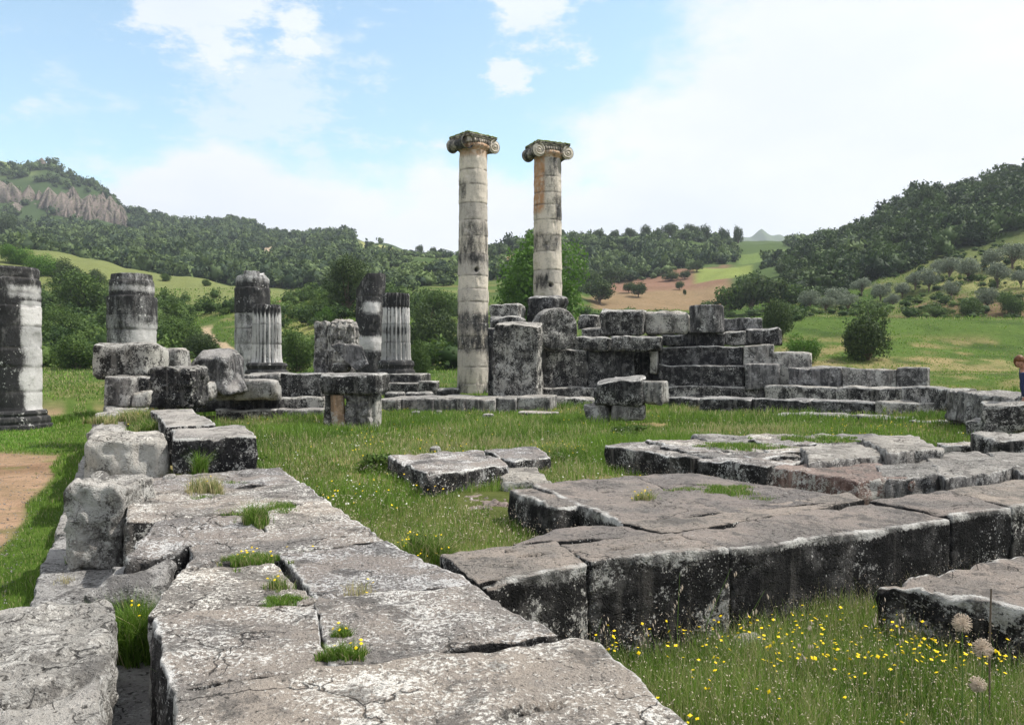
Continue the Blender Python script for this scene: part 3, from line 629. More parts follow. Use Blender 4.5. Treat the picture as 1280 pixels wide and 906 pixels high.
ub('chipped upper block beside the first tall column', 611, 647, 380, 402, 41, 1.2, r=.12)
ub('rough lower block wedged beside the first tall column', 611, 652, 395, 425, 40, 1.2, r=.15)
fb('stone_block', 'narrow dark pier between the first tall column and the great upright block', 610, 622, 410, 496, 38, 38, .8, 'darker', group=UGp)
fb('stone_block', 'great upright fluted block with a pale broken head', 616, 672, 401, 497, 35, 34.6, 1.5, 'dark', r=.16, rough=.018, big=.07, flute=.10, cell=.032, sink=.1, chip=1.6, ztilt=(-.1,-.25,0,.1))
# floor edge in front of the tall columns
EG = 'edge stones before the tall columns'
for x0, x1, yt, yb, l in [(469,500,499,517,'edge stone at the foot of the plinth of the fluted column'),(500,541,498,518,'long edge stone with scattered rubble before it'),(541,582,497,517,'chipped edge stone before the first tall column'),
        (582,619,498,516,'pale rough edge stone right under the first tall column'),(619,646,497,516,'short edge stone under the great upright block'),(646,689,496,515,'last edge stone before the blank dark wall')]:
    fb('edge_stone', l, x0, x1 - .6, yt, yb, 32.6, 32.4, 3.0, 'grey', cat='stone block', group=EG, r=.05, sink=.2)
fb('edge_stone', 'flat grey flagstone in the dry grass before the upright block', 647, 696, 515, 519, 30, 29.8, 1, 'pave', cat='stone slab', sink=.2)
# propped fluted drum pieces
fb('stone_block', 'propped dark block with sheared slanting front in the grass', 741, 802, 472, 509, 25, 24.6, 1.5, 'dark', r=.10, rough=.06, big=.10, chip=2.2, ztilt=(-.22,0,.05,-.05))
fb('stone_block', 'white edged cubic block next to the propped slanting block', 803, 828, 476, 506, 24.8, 24.6, 1.3, 'grey', r=.06)
fb('stone_block', 'leaning pale support stone beneath the propped slanting block', 731, 757, 506, 528, 25.2, 24.9, .8, 'grey', r=.1, rough=.05, big=.08)
fb('stone_block', 'wide pale support stone beneath the propped slanting block', 764, 806, 506, 526, 24.9, 24.7, .9, 'grey', r=.1, rough=.05)
fb('stone_block', 'dark shadowed stone wedged between the supports of the propped block', 750, 770, 502, 524, 25.6, 25.6, .7, 'darker', r=.1, rough=.05)
RB = 'loose rubble stones'
for px, py, z, s_, l in [(598,640,.33,.16,'small rubble stone by the reddish crumbling stone'),(556,655,.25,.10,'tiny pale rubble stone in the dry grass'),(545,560,.55,.13,'small stone behind the lone rounded slab'),(520,515,.62,.16,'grey rubble stone before the long edge stone'),(549,514,.62,.12,'tiny rubble stone before the chipped edge stone'),(610,520,.6,.2,'flat rubble stone in grass under the first tall column'),
   (92,705,.28,.07,'pebble-sized stone on the bare ledge'),(152,652,.5,.11,'small stone lodged between upright block and slab'),(213,592,.9,.08,'chip of stone between rough block and paving'),(120,607,.35,.12,'stone wedge under the rough wide whitish block'),(935,800,.12,.14,'half-buried stone at the foot of the long black block'),(872,790,.12,.10,'small stone half hidden by daisies under the joint'),(740,521,.55,.2,'pale chip of marble leaning by the propped block'),(185,512,1.18,.09,'small stone on the far ledge among yellow weeds')]:
    c = G(px, py, z); w_ = np.array([s_, 0]); h_ = np.array([0, s_ * .8]); block('rubble_stone', l, [c - w_ - h_, c + w_ - h_ * .7, c + w_ * .8 + h_, c - w_ + h_ * .8], z - .15, z + s_ * .32, 'grey', r=s_ * .5, rough=.02, big=.04, cat='rubble', group=RB)
# --- left hand cluster
LC = 'tumbled blocks before the broken columns'
def lb(label, x0, x1, yt, yb, d, depth=1.0, mat='dark', dr=None, **k): return fb('stone_block', label, x0, x1, yt, yb, d, dr, depth, mat, group=LC, cat='stone block', **{**dict(r=.06, rough=.035, big=.05, sink=.05, chip=1.7), **k})
lb('upright fluted drum-like block standing at the end of the paved wall', 186, 240, 459, 510, 19.5, 1.1, 'darker', flute=.035, cell=.03, r=.11)
lb('small pale speckled block at the far end of the paved wall', 130, 162, 471, 506, 22, .8, 'grey')
lb('dark little block under the arched block', 162, 187, 471, 489, 22.5, .8, 'darker')
lb('small pale block resting below the dark little block', 163, 186, 489, 506, 22, .7, 'grey')
lb('arched black block with streaked white head left of the pile', 113, 190, 429, 472, 23, 1.3, 'dark', r=.2, rough=.05)
lb('flat grey block peeping out behind the arched black block', 186, 224, 435, 461, 25, 1.0, 'grey', r=.12)
lb('big broken boulder-like block with pale ridge', 224, 292, 437, 494, 26, 1.6, 'grey', r=.22, rough=.08, big=.16, taper=.3, chip=2.5, ztilt=(-.25,-.1,0,.05))
lb('small wedge stone beside the big broken boulder', 240, 261, 478, 500, 25, .8, 'grey', r=.2, taper=.3)
lb('long pale rounded log-like stone on the ledge', 266, 345, 475, 499, 27.5, .9, 'pale', r=.13, rough=.06)
lb('dark ledge course under the long pale stone', 238, 350, 497, 513, 28.3, 1.6, 'darker')
lb('low mossy kerb course in the grass', 268, 345, 512, 523, 27.8, .7, 'dark')
lb('low mossy kerb course next to the capstone pillar', 345, 403, 511, 523, 28, .7, 'grey')
lb('speckled square block beside the leaning fluted stones', 350, 404, 467, 497, 29, 1.2, 'dark')
lb('course block beneath the speckled square block', 350, 406, 496, 512, 28.8, 1.3, 'dark')
lb('thin flat slab beneath the fluted column base', 296, 352, 467, 477, 31, 2.2, 'grey')
lb('course block running behind the capstone pillar', 404, 470, 467, 497, 29.5, 1.2, 'dark')
lb('dark masonry behind the thin slab', 275, 350, 476, 500, 31, 1, 'darker')
lb('slim leaning fluted sliver with white edge', 392, 409, 401, 467, 30, .5, 'grey', flute=.05, cell=.03)
lb('round-topped fluted fragment with pale head', 407, 444, 399, 468, 29.8, .8, 'grey', flute=.07, cell=.03, r=.34)
PC = 'capstone pillar pieces'
fb('stone_block', 'dark speckled capstone lying across two uprights', 401, 474, 467, 493, 24, 23.8, 1.3, 'dark', group=PC, r=.1, rough=.04, big=.06)
fb('stone_block', 'dark upright carrying the capstone', 405, 418, 492, 538, 24.3, 24.3, 1.0, 'darker', group=PC, r=.05, sink=.15)
M['tan'] = stone_mat('clean_tan_break', top=(.36,.27,.2), top2=(.3,.22,.16), fleck=0, side=(.26,.18,.12), side2=(.36,.25,.17), spots=0, rimw=.3)
fb('stone_block', 'clean orange-tan slab under the capstone', 413, 429, 493, 533, 24.05, 24.05, .3, 'tan', group=PC, r=.03, sink=.15)
fb('stone_block', 'curved grey fluted support under the capstone', 430, 462, 493, 537, 24.1, 24.0, .9, 'grey', group=PC, r=.14, rough=.04, flute=.05, cell=.03, sink=.15)
fb('stone_block', 'thin outer grey support under the capstone', 459, 471, 493, 536, 24.3, 24.3, .9, 'grey', group=PC, r=.05, sink=.15)
fb('stone_block', 'round dark pebble-like stone beneath the triangular rock', 414, 437, 452, 467, 25.6, 25.6, .5, 'darker', r=.2)
# triangular rock: a tilted prism
def tri_rock():
    d = 25.3; pts = [(414,432),(424,428),(452,433),(460,455),(446,463),(436,455)]; n = len(pts)
    V = []; 
    for k, dd in enumerate((d, d + .25, d + .9)):
        s = (1, 1.02, .8)[k]
        for x, y in pts: V.append(((x - 640) / 1000 * dd, dd, Z(437 + (y - 437) * s, dd)))
    F4 = [(k * n + i, k * n + (i + 1) % n, (k + 1) * n + (i + 1) % n, (k + 1) * n + i) for k in (0, 1) for i in range(n)]
    import bmesh
    bm = bmesh.new(); vs = [bm.verts.new(v) for v in V]
    for f in F4: bm.faces.new([vs[i] for i in f])
    bm.faces.new(vs[:n][::-1]); bm.faces.new(vs[2 * n:])
    bmesh.ops.recalc_face_normals(bm, faces=bm.faces)
    bmesh.ops.triangulate(bm, faces=bm.faces)
    for _ in range(3): bmesh.ops.subdivide_edges(bm, edges=bm.edges, cuts=1, use_grid_fill=True)
    co = np.array([v.co[:] for v in bm.verts]); co += .03 * np.stack([vnoise(co * 3, s) for s in (1, 2, 3)], 1) + .01 * np.stack([vnoise(co * 10, s) for s in (4, 5, 6)], 1)
    F = np.array([[v.index for v in f.verts] for f in bm.faces if len(f.verts) == 3])
    bm.verts.index_update(); F = np.array([[v.index for v in f.verts] for f in bm.faces])
    tag(mesh_obj('stone_rock', co, F, M['grey'], origin=co.mean(0), attrs={'rim': np.zeros(len(co))}), 'tilted triangular grey rock balanced behind the capstone', 'rock', LC)
tri_rock()
# plinths of the back fluted columns
fb('plinth_block', 'stepped dark plinth directly below the right fluted column base', 474, 528, 467, 480, 44, 43.8, 2.6, 'darker', cat='plinth')
fb('plinth_block', 'lower wider plinth under the right fluted column', 470, 524, 478, 500, 43.5, 43.3, 2.8, 'darker', cat='plinth', sink=.3)
fb('plinth_block', 'small square block tucked beside the lower plinth', 523, 547, 476, 492, 42, 42, 1.1, 'dark', cat='stone block', sink=.3)
fb('plinth_block', 'pedestal hidden below the left fluted column base', 306, 360, 468, 500, 39.4, 39.2, 2.0, 'darker', cat='plinth', sink=.2)
fb('plinth_block', 'dark flat plinth below the first tall column', 566, 616, 493, 506, 49, 49, 2.6, 'grey', cat='plinth', sink=.6)
for x0, x1, yt, yb, d, l in [(480,505,490,500,36,'low jagged rubble before the lower plinth'),(506,540,490,501,35.5,'flat rubble stone beside the small square block'),(546,574,485,500,40,'dark flat block against the first tall column'),(1040,1062,440,450,60,None)]:
    if l: fb('rubble_stone', l, x0, x1, yt, yb, d, d, 1.0, 'darker', cat='rubble', r=.15, rough=.05, sink=.2)

# ------------------------------------------------------------------ columns
def lathe(name, prof, cx, cy, mat, parent=None, na=72, joints=(), flutes=0, fdepth=.07, seed=1, rough=.012, crust=None, topcut=None, orange=None, closed=True, edge=0.0, holes=()):
    """prof: (z, r) pairs; resampled finely"""
    pz = np.array([p[0] for p in prof]); pr = np.array([p[1] for p in prof])
    seg = np.concatenate([[0], np.cumsum(np.hypot(np.diff(pz), np.diff(pr)))]); n = max(6, int(seg[-1] / .05)); s = np.unique(np.concatenate([np.linspace(0, seg[-1], n), seg]))
    z = np.interp(s, seg, pz); r = np.interp(s, seg, pr); th = np.arange(na) / na * 2 * math.pi
    T, Zg = np.meshgrid(th, z); Rg = np.repeat(r[:, None], na, 1)
    if flutes: Rg = Rg - fdepth * np.abs(np.cos(T * flutes / 2)) ** .8 * 1.0 + fdepth * .15
    base = np.stack([np.cos(T).ravel(), np.sin(T).ravel(), Zg.ravel()], 1)
    di = np.searchsorted(np.sort(np.array(joints)), Zg.ravel()) if len(joints) else np.zeros(Zg.size, int)
    dn = hsh(di, di * 3 + 1, di * 0 + seed, seed); dn2 = hsh(di, di * 5 + 2, di * 0 + seed + 9, seed)
    jd = np.min([np.abs(Zg.ravel() - j) for j in joints], 0) if len(joints) else np.full(Zg.size, 9.)
    jv = vnoise(np.stack([base[:, 0] * 3, base[:, 1] * 3, base[:, 2] * 1.3], 1), seed + 3)
    joint = np.exp(-(jd / .045) ** 2) * np.clip(.55 + 1.0 * jv, 0, 1)
    Rf = Rg.ravel() + (dn - .5) * .03 - .035 * joint - edge * np.exp(-(np.abs(z.max() - Zg.ravel()) / .12)) * (.5 + jv)
    Rf = Rf + rough * fbm(np.stack([base[:, 0] * 4, base[:, 1] * 4, base[:, 2] * 2], 1), seed, 3) - .05 * sst(.45, .8, vnoise(np.stack([base[:, 0] * 2.2, base[:, 1] * 2.2, base[:, 2] * 1.5], 1), seed + 20))
    X = cx + Rf * base[:, 0]; Y = cy + Rf * base[:, 1]; ZZ = base[:, 2].copy()
    if topcut is not None:
        cut = topcut(Rf * base[:, 0], Rf * base[:, 1]); ZZ = np.minimum(ZZ, cut + .05 * vnoise(np.stack([X * 4, Y * 4, ZZ * 0], 1), seed))
    V = np.stack([X, Y, ZZ], 1); nr = len(z)
    for (ha, hz, hr) in holes:
        ang = (T.ravel() - ha + math.pi) % (2 * math.pi) - math.pi; dd = np.hypot(ang * Rf, V[:, 2] - hz); w = sst(hr * 1.15, hr * .8, dd)
        V[:, 0] -= .3 * w * base[:, 0]; V[:, 1] -= .3 * w * base[:, 1]; joint = np.maximum(joint, w * 1.3)
    i = np.arange(nr - 1)[:, None] * na; j = np.arange(na)[None]; j2 = (j + 1) % na
    F = [np.stack([i + j, i + j2, i + na + j2, i + na + j], 2).reshape(-1, 4)]
    # caps as shrinking rings
    Vs = [V]; tp = V[-na:]; c = tp.mean(0); off = len(V)
    cr0 = crust(T.ravel(), ZZ) if crust else np.zeros(len(V))
    if flutes: cr0 = cr0 + .75 * (np.abs(np.cos(T * flutes / 2)) ** 3).ravel() - .25  # flute grooves darkened in colour: painted shade that strengthens the relief
    A = [cr0]; Tn = [dn2]; Jn = [joint]; On = [orange(T.ravel(), ZZ) if orange else np.zeros(len(V))]
    prev = (nr - 1) * na
    for k, f in enumerate((.8, .55, .3, .02)):
        ring = c + (tp - c) * f; ring[:, 2] += .03 * vnoise(ring * 5, seed); Vs.append(ring); st_ = off + k * na; jj = np.arange(na)
        F.append(np.stack([prev + jj, prev + (jj + 1) % na, st_ + (jj + 1) % na, st_ + jj], 1)); prev = st_
        A.append(np.full(na, .15)); Tn.append(np.zeros(na)); Jn.append(np.zeros(na)); On.append(np.zeros(na))
    V = np.vstack(Vs)
    return mesh_obj(name, V, F, mat, parent=parent, origin=(cx, cy, float(z.min())), attrs={'crust': np.concatenate(A), 'tone': np.concatenate(Tn), 'joint': np.concatenate(Jn), 'orange': np.concatenate(On)})

def att(V, **k):
    d = {'crust': np.zeros(len(V)), 'tone': np.zeros(len(V)), 'joint': np.zeros(len(V)), 'orange': np.zeros(len(V))}
    for a, b in k.items(): d[a] = np.full(len(V), b) if np.isscalar(b) else b
    return d
def boxmesh(lo, hi, n=(4, 4, 4), cs=1):
    I, J, K = np.meshgrid(*[np.arange(k + 1) for k in n], indexing='ij'); s = (I == 0) | (I == n[0]) | (J == 0) | (J == n[1]) | (K == 0) | (K == n[2])
    idx = -np.ones(s.shape, int); idx[s] = np.arange(s.sum()); lo = np.array(lo); hi = np.array(hi)
    V = lo + np.stack([I[s] / n[0], J[s] / n[1], K[s] / n[2]], 1) * (hi - lo); F = []
    for g, f in ((idx[:, :, 0], 1), (idx[:, :, -1], 0), (idx[:, 0, :], 0), (idx[:, -1, :], 1), (idx[0], 1), (idx[-1], 0)):
        if f is 0 and g is idx[:, 0, :]: pass
        q = np.stack([g[:-1, :-1], g[1:, :-1], g[1:, 1:], g[:-1, 1:]], 2).reshape(-1, 4); F.append(q[:, ::-1] if f else q)
    return V, F
def tube(pts, rad, na=8):
    pts = np.array(pts, float); n = len(pts); rad = np.full(n, rad) if np.isscalar(rad) else np.array(rad)
    t = np.gradient(pts, axis=0); t /= np.linalg.norm(t, axis=1, keepdims=True) + 1e-9
    up = np.array([0, 0, 1.]); a = np.cross(t, up); bad = np.linalg.norm(a, axis=1) < .15; a[bad] = np.cross(t[bad], [1, 0, 0]); a /= np.linalg.norm(a, axis=1, keepdims=True); b = np.cross(t, a)
    th = np.arange(na) / na * 2 * math.pi
    V = pts[:, None] + rad[:, None, None] * (np.cos(th)[None, :, None] * a[:, None] + np.sin(th)[None, :, None] * b[:, None]); V = V.reshape(-1, 3)
    i = np.arange(n - 1)[:, None] * na; j = np.arange(na)[None]; j2 = (j + 1) % na
    F = np.stack([i + j, i + na + j, i + na + j2, i + j2], 2).reshape(-1, 4)[:, ::-1]
    return V, F
def merge(parts):
    Vs, Fs, o = [], {3: [], 4: []}, 0
    for V, F in parts:
        for f in (F if isinstance(F, list) else [F]):
            f = np.asarray(f); Fs[f.shape[1]].append(f + o)
        Vs.append(V); o += len(V)
    return np.vstack(Vs), [np.vstack(v) for v in Fs.values() if v]

def capital(parent, cx, cy, zb, r, rot, broken=False):
    c, s = math.cos(rot), math.sin(rot)
    def W(V): V = np.asarray(V, float); return np.stack([cx + V[:, 0] * c - V[:, 1] * s, cy + V[:, 0] * s + V[:, 1] * c, zb + V[:, 2]], 1)
    ob = empty('capital', (cx, cy, zb)); p0 = np.array(parent['_o']); ob.location = (cx - p0[0], cy - p0[1], zb - p0[2]); ob.parent = parent
    def add(n, V, F, crust=.35, mat='shaft', smooth=True, orange=0.0):
        V = W(V); V = V + .012 * np.stack([vnoise(V * 7, q) for q in (1, 2, 3)], 1); return mesh_obj(n, V, F, M[mat], parent=ob, origin=(cx, cy, zb), smooth=smooth, attrs=att(V, crust=crust, orange=orange))
    # echinus with egg beads
    th = np.arange(64) / 64 * 2 * math.pi; rings = []
    for zz, rr, bd in ((-.02, r, 0), (.06, r + .03, 0), (.1, r + .05, .03), (.16, r + .1, .06), (.26, r + .17, .09), (.36, r + .14, .03), (.44, r + .05, 0)):
        R_ = rr + bd * np.cos(th * 20); rings.append(np.stack([R_ * np.cos(th), R_ * np.sin(th), np.full(64, zz)], 1))
    V = np.vstack(rings); i = np.arange(len(rings) - 1)[:, None] * 64; j = np.arange(64)[None]; F = np.stack([i + j, i + (j + 1) % 64, i + 64 + (j + 1) % 64, i + 64 + j], 2).reshape(-1, 4)
    add('echinus', V, F, .3, orange=.7)
    # cushion body between the volutes
    V, F = boxmesh((-1.0, -.78, .36), (1.0, .78, .72), (16, 12, 4)); V[:, 2] -= .12 * (1 - (V[:, 0] / 1.0) ** 2) * (V[:, 2] < .5) * -1; add('cushion', V, F, .45)
    V, F = boxmesh((-1.12, -.92, .72), (1.12, .92, .80), (10, 10, 2)); add('abacus', V, F, .55)
    for k, (e, z0, z1) in enumerate(((1.16, .80, .90),)):
        V, F = boxmesh((-e, -.96, z0), (e, .96, z1), (24, 20, 2)); V[:, 2] += (V[:, 2] > .85) * .04 * np.abs(vnoise(V * 6, 3)); add('abacus_moulding', V, F, .6)
    V, F = boxmesh((-1.17, -.97, .90), (1.17, .97, .95), (60, 50, 2)); V[:, 2] += (V[:, 2] > .93) * .06 * np.abs(vnoise(V * 9, 5)); V[:, :2] *= 1 + .015 * vnoise(V * 11, 6)[:, None]; add('moss_fringe', V, F, 0, 'moss')
    for sx in (-1, 1):
        xc, zc, R0 = sx * 1.03, .36, .43
        # bolster: waisted roll running front to back
        ys = np.linspace(-.84, .84, 30); thb = np.arange(36) / 36 * 2 * math.pi; rings = []
        for y in ys:
            a = abs(y) / .84; rr = R0 * (.72 + .28 * a ** 1.6) - (.03 if (abs(abs(y) - .3) < .05 or abs(y) < .05) else 0)
            rings.append(np.stack([xc + rr * np.cos(thb), np.full(36, y), zc + rr * np.sin(thb)], 1))
        V = np.vstack(rings); i = np.arange(29)[:, None] * 36; j = np.arange(36)[None]; F = np.stack([i + j, i + 36 + j, i + 36 + (j + 1) % 36, i + (j + 1) % 36], 2).reshape(-1, 4)[:, ::-1]
        bo = add('bolster', V, F, .7)
        for sy in (-1, 1):
            if broken and sx < 0 and sy < 0:
                continue
            # volute: dished disc with a spiral fillet and eye
            rr = np.linspace(0, R0, 10); V = np.vstack([np.stack([xc + q * np.cos(thb), np.full(36, sy * (.84 + .05 * (1 - (q / R0)) - (0 if q < R0 * .9 else .03))), zc + q * np.sin(thb)], 1) for q in rr])
            i = np.arange(9)[:, None] * 36; F = np.stack([i + j, i + (j + 1) % 36, i + 36 + (j + 1) % 36, i + 36 + j], 2).reshape(-1, 4)
            t = np.linspace(0, 5.2 * math.pi, 110); q = R0 * .98 * np.exp(-t / 8.2); g = -sx
            sp = np.stack([xc + g * q * np.sin(t) , np.full_like(t, sy * .90), zc + q * np.cos(t)], 1)
            V2, F2 = tube(sp, .042 * (1 - .55 * t / t[-1]), 6)
            th6 = np.arange(12) / 12 * 2 * math.pi; ey = [np.stack([xc + e * np.cos(th6), np.full(12, sy * (.90 + f)), zc + e * np.sin(th6)], 1) for e, f in ((.075, 0), (.06, .05), (.005, .06))]
            V3 = np.vstack(ey); i3 = np.arange(2)[:, None] * 12; j3 = np.arange(12)[None]; F3 = np.stack([i3 + j3, i3 + (j3 + 1) % 12, i3 + 12 + (j3 + 1) % 12, i3 + 12 + j3], 2).reshape(-1, 4)
            V, F = merge([(V, F), (V2, F2), (V3, F3)]); add('volute', V, F, .12)
    # leafy canalis relief between the volutes
    for sy in (-1, 1):
        prs = []
        for k in range(7):
            x = -.54 + k * .18; V2, F2 = tube([(x, sy * .80, .68), (x * .97, sy * .88, .56), (x * .93, sy * .9, .45), (x * .9, sy * .86, .38)], [.07, .08, .07, .03], 7); prs.append((V2, F2))
        V2, F2 = tube([(-.9, sy * .8, .76), (-.4, sy * .86, .67), (0, sy * .87, .64), (.4, sy * .86, .67), (.9, sy * .8, .76)], .04, 6); prs.append((V2, F2))
        V, F = merge(prs); add('egg_moulding', V, F, .5, orange=.4)

def tall_column(label, px, d, r0, r1, ztop, rot, seed, crust, hole, orange, broken=False):
    x, y = P(px, d); e = empty('tall_column', (x, y, .3)); tag(e, label, 'column', 'tall standing Ionic columns')
    js = []; z = .3
    rg = np.random.default_rng(seed)
    while z < ztop - .9: z += rg.uniform(.75, 1.35); js.append(z)
    js = js[:-1]
    n = 40; zz = np.linspace(.3, ztop, n); t = (zz - .3) / (ztop - .3); rr = r0 + (r1 - r0) * (t ** 1.25)
    vx = math.atan2(-y, -x)
    lathe('shaft', list(zip(zz, rr)), x, y, M['shaft'], e, 128, js, seed=seed, rough=.02, crust=crust(vx), holes=[(vx + hole[0], hole[1], .14)], orange=orange(vx))
    capital(e, x, y, ztop, r1, rot, broken); foot.append((np.array([[x-r0,y-r0],[x+r0,y-r0],[x+r0,y+r0],[x-r0,y+r0]]), 2))
def sm(a, b, v): return sst(a, b, v)
def cA(vx):
    def f(T, z):
        a = (T - vx + math.pi) % (2 * math.pi) - math.pi  # 0 faces the viewer, positive to the right
        c = .25 + .42 * sm(3.1, 2.6, np.abs(z - 4.7 + .0) * 1.4) * 0
        c = c + .55 * sm(.9, .3, np.abs(z - 4.9)) * (.5 + .5 * sm(-.6, .6, a)) + .45 * sm(.9, .2, np.abs(z - 3.6)) + .35 * sm(2.0, .6, z) * sm(.1, .9, np.abs(a))
        c = c + .3 * sm(1.1, .4, np.abs(z - 9.3)) + .2 * sm(.8, .2, np.abs(z - 10.6)) + .28 * sm(1.0, .3, np.abs(z - 13.2)) * sm(-.2, -1.0, a) + .25 * sm(.7, 1.4, a) * sm(6, 3, z)
        return c
    return f
def cB(vx):
    def f(T, z):
        a = (T - vx + math.pi) % (2 * math.pi) - math.pi
        return .26 + .45 * sm(.7, .2, np.abs(z - 7.6)) * sm(.9, .2, np.abs(a + .4)) + .25 * sm(1.0, .3, np.abs(z - 10.2)) + .4 * sm(1.2, .4, np.abs(z - 12.4)) * sm(.1, .9, a) + .3 * sm(1.2, .3, np.abs(z - 15)) * sm(0, .7, a)
    return f
def oA(vx): return lambda T, z: sm(14.6, 15.5, z) * .7
def oB(vx):
    def f(T, z):
        a = (T - vx + math.pi) % (2 * math.pi) - math.pi; return sm(11.4, 12.6, z) * sm(.1, -.5, a)
    return f
tall_column('tall grey-banded column whose broken capital shows one volute, nearer of the tall pair', 591.5, 50, 1.0, .86, 15.55, R(40), 11, cA, (.24, 8.15), oA, True)
tall_column('tall orange-stained column with a capital showing two clear spiral volutes', 684.5, 52, .98, .87, 15.6, R(24), 23, cB, (.25, 7.4), oB)

CG = 'broken columns left of the tall pair'
def pal(vx, f): return lambda T, z: f((T - vx + math.pi) % (2 * math.pi) - math.pi, z)
def broken(label, px, d, prof, joints, seed, crust, base=None, **k):
    x, y = P(px, d); z0 = prof[0][0]; e = empty('broken_column', (x, y, base[0][0] if base else z0)); tag(e, label, 'column', CG); vx = math.atan2(-y, -x)
    if base: lathe('base', base, x, y, M['shaft_dark'], e, 72, (), seed=seed + 5, crust=lambda T, z: np.full(len(z), .85))
    sh = [0]
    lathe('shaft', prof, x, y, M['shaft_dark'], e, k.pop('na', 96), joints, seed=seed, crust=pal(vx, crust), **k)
    rb = prof[0][1]; foot.append((np.array([[x-rb,y-rb],[x+rb,y-rb],[x+rb,y+rb],[x-rb,y+rb]]), 2)); return e
def zz_(py, d): return Z(py, d)
d = 30; Zc = lambda py: Z(py, 30)
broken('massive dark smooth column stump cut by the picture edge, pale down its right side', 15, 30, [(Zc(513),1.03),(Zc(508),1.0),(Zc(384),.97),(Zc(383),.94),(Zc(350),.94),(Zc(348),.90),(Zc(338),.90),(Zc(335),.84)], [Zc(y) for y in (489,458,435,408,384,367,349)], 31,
    lambda a, z: np.where(z > Zc(378), .8, 1.0 - 1.0 * sm(.0, .65, a + .22 * vnoise(np.stack([a * 2, z * 1.6, z * 0], 1), 5)) ) - .5 * sm(.35, .1, np.abs(z - Zc(366))) * sm(-.5, .1, a),  # black lichen on the left; sunlit lower right side painted pale
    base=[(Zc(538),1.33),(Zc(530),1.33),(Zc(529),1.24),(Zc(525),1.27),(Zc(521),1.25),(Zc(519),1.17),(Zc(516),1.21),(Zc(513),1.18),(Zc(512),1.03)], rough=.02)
d = 35; Zc = lambda py: Z(py, 35)
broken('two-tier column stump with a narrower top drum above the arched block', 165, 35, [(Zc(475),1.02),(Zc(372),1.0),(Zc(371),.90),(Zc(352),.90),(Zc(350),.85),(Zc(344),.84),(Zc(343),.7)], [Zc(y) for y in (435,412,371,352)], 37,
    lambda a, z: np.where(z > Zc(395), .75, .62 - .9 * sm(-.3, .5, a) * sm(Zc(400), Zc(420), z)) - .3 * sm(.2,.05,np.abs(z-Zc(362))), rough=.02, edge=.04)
Zc = lambda py: Z(py, 45)
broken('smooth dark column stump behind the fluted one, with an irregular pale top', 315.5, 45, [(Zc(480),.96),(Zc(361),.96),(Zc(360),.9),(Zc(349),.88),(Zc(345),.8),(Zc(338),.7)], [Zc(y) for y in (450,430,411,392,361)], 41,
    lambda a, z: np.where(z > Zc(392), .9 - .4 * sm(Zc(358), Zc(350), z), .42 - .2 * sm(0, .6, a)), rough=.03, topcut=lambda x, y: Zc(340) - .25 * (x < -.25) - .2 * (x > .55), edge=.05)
Zc = lambda py: Z(py, 39.5)
broken('fluted column stump on a moulded base, pale striped, in front of the smooth dark one', 333.5, 39.5, [(Zc(453),.74),(Zc(448),.70),(Zc(385),.66),(Zc(381),.62)], [Zc(y) for y in (430,405)], 43,
    lambda a, z: .18 + .75 * sm(Zc(400), Zc(388), z), flutes=20, fdepth=.10, na=200, base=[(Zc(469),1.02),(Zc(466),1.04),(Zc(463),1.0),(Zc(462),.9),(Zc(460),.93),(Zc(457),.99),(Zc(454),.95),(Zc(453),.76)], rough=.012, topcut=lambda x, y: Zc(381) + .0 * x)
Zc = lambda py: Z(py, 48)
broken('dark column stump with white patches and a slanting broken head, beside the banded fluted one', 464, 48, [(Zc(490),.93),(Zc(395),.91),(Zc(371),.88),(Zc(369),.86),(Zc(342),.84)], [Zc(y) for y in (468,438,416,392,371)], 47,
    lambda a, z: .85 - .75 * sm(.25, .05, np.abs(z - Zc(386)) / 2.2) * sm(.9,.2,np.abs(a-.1)) - .55 * sm(Zc(436), Zc(446), z) * 0 - .6 * sm(.6,.3,np.abs(z-Zc(430))), rough=.03, topcut=lambda x, y: Zc(343) - np.clip(-x - .1, 0, 9) * 1.3, edge=.04)
Zc = lambda py: Z(py, 45)
broken('fluted column stump with alternating dark and pale bands on a stepped plinth', 495, 45, [(Zc(450),.84),(Zc(446),.80),(Zc(385),.76),(Zc(384),.74),(Zc(370),.73),(Zc(367),.68)], [Zc(y) for y in (428,405,384)], 53,
    lambda a, z: .15 + .8 * sm(Zc(388), Zc(383), z) + .45 * sm(.3,.1,np.abs(z-Zc(414))) , flutes=20, fdepth=.11, na=200, base=[(Zc(470),1.04),(Zc(466),1.06),(Zc(463),1.04),(Zc(461),.93),(Zc(459),.96),(Zc(456),1.03),(Zc(452),1.0),(Zc(450),.86)], rough=.012)
